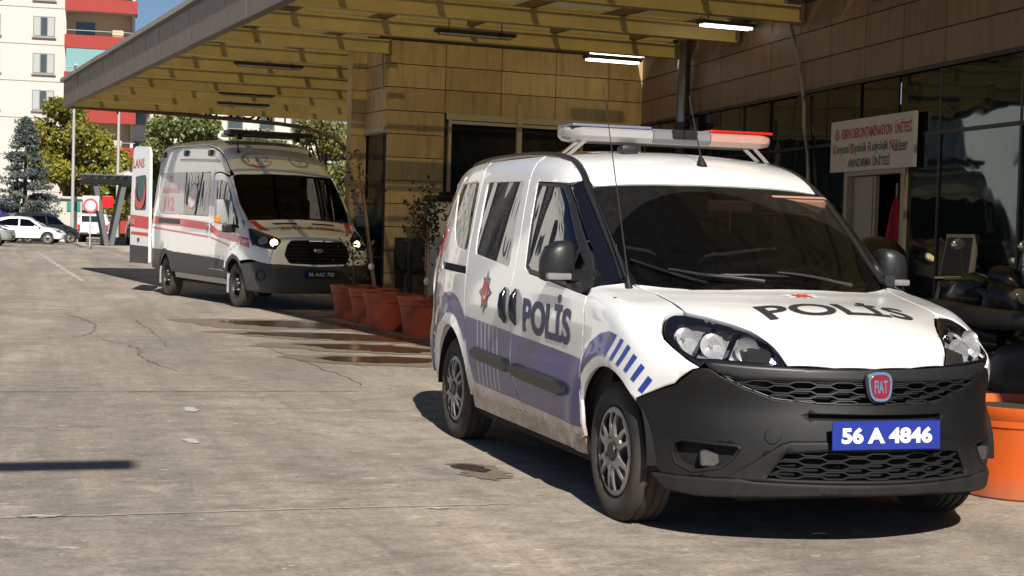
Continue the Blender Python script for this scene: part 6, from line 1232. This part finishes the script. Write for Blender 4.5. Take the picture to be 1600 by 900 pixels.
def spruce(x, y, h, w, label, seed):
    t = empty('spruce', (x, y, 0), 0, label, 'tree'); MB().tube([(0, 0, 0), (0, 0, h*.95)], [.18, .03], 8).build('trunk', 'bark', t); r = np.random.RandomState(seed); B_ = []
    for i in range(150):
        k = r.uniform(0, 1)**.8; z = .5+(h-.6)*k; L_ = w*.5*(1-k)**.85*r.uniform(.7, 1.12)+.1; a = r.uniform(0, 6.28); B_.append((z, a, L_))
    def fn(rr, k):
        idx = rr.randint(0, len(B_), k); z, a, L_ = (np.array([B_[i][j] for i in idx]) for j in range(3)); s = rr.uniform(.12, 1, k)**.7; rad = L_*s
        return np.stack([rad*np.cos(a)+rr.normal(0, .09, k)*(.5+s), rad*np.sin(a)+rr.normal(0, .09, k)*(.5+s), z-.25*rad+.22*rad*s+rr.normal(0, .07, k)], 1)
    foliage(seed, 24000, .08, fn, 'needle_blue', 'crown', t); return t
spruce(-86, -3.75, 7.1, 4.6, 'blue grey spruce behind the white sedan', 5)
tree(-98, -1.1, 9.3, 5.2, 'yellow green broadleaf tree next to the spruce', 'leaf_yellow', 6, n=19000, size=.15); tree(-96, 1.9, 6.2, 3.6, 'small yellow green tree behind the steel shelter', 'leaf_yellow', 7, n=7000, size=.13)
tree(-74, 4.3, 6.9, 4.6, 'dense green tree showing over the ambulance rear', 'leaf_green', 8, z0=.8, n=17000, size=.12); tree(-77, 2.9, 5.9, 3.4, 'green tree beside the white parasol', 'leaf_green', 9, z0=.8, n=11000, size=.12); tree(-72, 7.6, 6.2, 4.2, 'broad green tree over the ambulance light bar', 'leaf_deep', 10, n=13000, size=.12)
tree(-56, 8.1, 6.3, 3.2, 'green tree beside the stone pilaster', 'leaf_deep', 11, z0=.6, n=9000, size=.10); tree(-60, 9.6, 5.8, 3.0, 'sunlit yellowing tree close to the stone pilaster', 'leaf_yellow', 12, z0=.6, n=7000, size=.10)
tree(-106, -8.8, 8.2, 5.0, 'green tree at the corner of the white apartment block', 'leaf_green', 13, n=8000, size=.15)
# ---------------------------------------------------------------- apartment block
simple('render_white', (.58, .55, .51), .85, var=.06, vs_=.4); simple('render_cream', (.62, .48, .34), .85, var=.05, vs_=.4); simple('balcony_red', (.33, .028, .02), .6, var=.12, vs_=2, rnd=.05); simple('win_frame', (.24, .24, .24), .5); simple('win_glass', (.06, .075, .085), .08, spec=.8); simple('curtain', (.42, .43, .44), .8); simple('balcony_glass', (.22, .40, .40), .12, coat=.5); simple('soffit', (.40, .35, .30), .9)
ap = empty('apartment_block', (-125.5, -.9, 0), math.radians(-2.5), 'tall white apartment block with red balconies', 'building'); HT = 31.
# local x towards the camera, local y to the right; the white part lies at y<0
MB().box((-5, -19.5, HT/2), (10, 39, HT)).build('wall', 'render_white', ap); MB().box((-6, 2.6, HT/2), (10, 5.2, HT)).build('wall', 'render_cream', ap); MB().box((-3.5, 5.35, HT/2), (6.5, .25, HT)).build('wall', 'render_white', ap)
for f in range(10):
    z = 2.45+3.0*f-.37
    for wy in (-2.0-4.0*i*1.0 if i else -1.75 for i in range(8)):
        w = MB().box((.02, wy, z), (.10, 1.72, 1.66)).build('window', 'win_frame', ap)
        for k in range(3): MB().box((.075, wy-.545+.545*k, z), (.02, .47, 1.48)).build('pane', 'curtain' if k != 1 else 'win_glass', w)
        MB().box((.10, wy, z-.90), (.22, 1.9, .08)).build('sill', 'soffit', w)
    MB().box((.015, -19.5, z-1.45), (.05, 38.8, .05)).build('floor_line', 'soffit', ap)
    zb = z-1.55
    bl = MB().box((.15, 2.75, zb), (2.6, 5.7, .2)).build('balcony', 'soffit', ap); MB().box((1.44, 2.75, zb+.35), (.10, 5.7, 1.05)).build('parapet', 'balcony_red', bl); MB().box((.2, 5.58, zb+.35), (2.5, .10, 1.05)).build('parapet', 'balcony_red', bl); MB().tube([(1.44, -.05, zb+1.25), (1.44, 5.6, zb+1.25)], .03, 5).build('handrail', 'pole_grey', bl)
    MB().box((-.95, 1.5, zb+1.2), (.06, 1.5, 2.0)).build('balcony_door', 'win_glass', bl)
    if f in (1, 4, 6): MB().box((1.40, 1.75, zb+1.85), (.05, 3.4, 1.95)).build('balcony_glazing', 'balcony_glass', bl)
    if f in (5, 7, 2): MB().box((.9, 4.1, zb+1.1), (.5, .9, .7), ch=.05).build('balcony_chair', 'render_cream', bl)
V, F = text2d('HMT', .03)
for i, chx in enumerate('HMT'):
    V, F = text2d(chx, .03); V = V/V.max(0)*[.34, .38]; MB().add([(.03, -2.05-1.9+a*1.0, 9.1-.72*i+b) for a, b in V], F).build('wall_lettering', 'sign_ink', ap)
p2 = empty('apartment_block', (-142, 12, 0), math.radians(-4), 'pale low apartment block behind the ambulance roof', 'building'); MB().box((-6, 0, 6.5), (12, 22, 13)).build('wall', 'render_white', p2); MB().box((-6, 0, 13.2), (12.6, 22.6, .5)).build('roof_edge', 'soffit', p2)
for f in range(4):
    for wy in range(-9, 10, 3): w = MB().box((.03, wy, 2.2+3.0*f), (.1, 1.5, 1.5)).build('window', 'win_frame', p2); MB().box((.09, wy, 2.2+3.0*f), (.02, 1.3, 1.3)).build('pane', 'win_glass', w)
# block across the road, outside the frame: what the van windows and the glass front mirror
simple('office_white', (.75, .73, .70), .8); simple('stripe_blue', (.03, .07, .11), .15, spec=.8); simple('ochre', (.62, .36, .17), .8)
p3 = empty('office_block', (-68, -15, 0), 0, 'white office block with dark vertical window strips across the road', 'building'); MB().box((0, -5, 12), (34, 10, 24)).build('wall', 'office_white', p3)
for i in range(25): MB().box((-16.2+1.36*i, .03, 11.8), (.88, .12, 23)).build('window_strip', 'stripe_blue', p3)
for f in range(7):
    for y in (-3.2, -7.2): w = MB().box((17.03, y, 2.2+3.2*f), (.1, 1.5, 1.5)).build('window', 'win_frame', p3); MB().box((17.1, y, 2.2+3.2*f), (.03, 1.3, 1.3)).build('pane', 'win_glass', w)
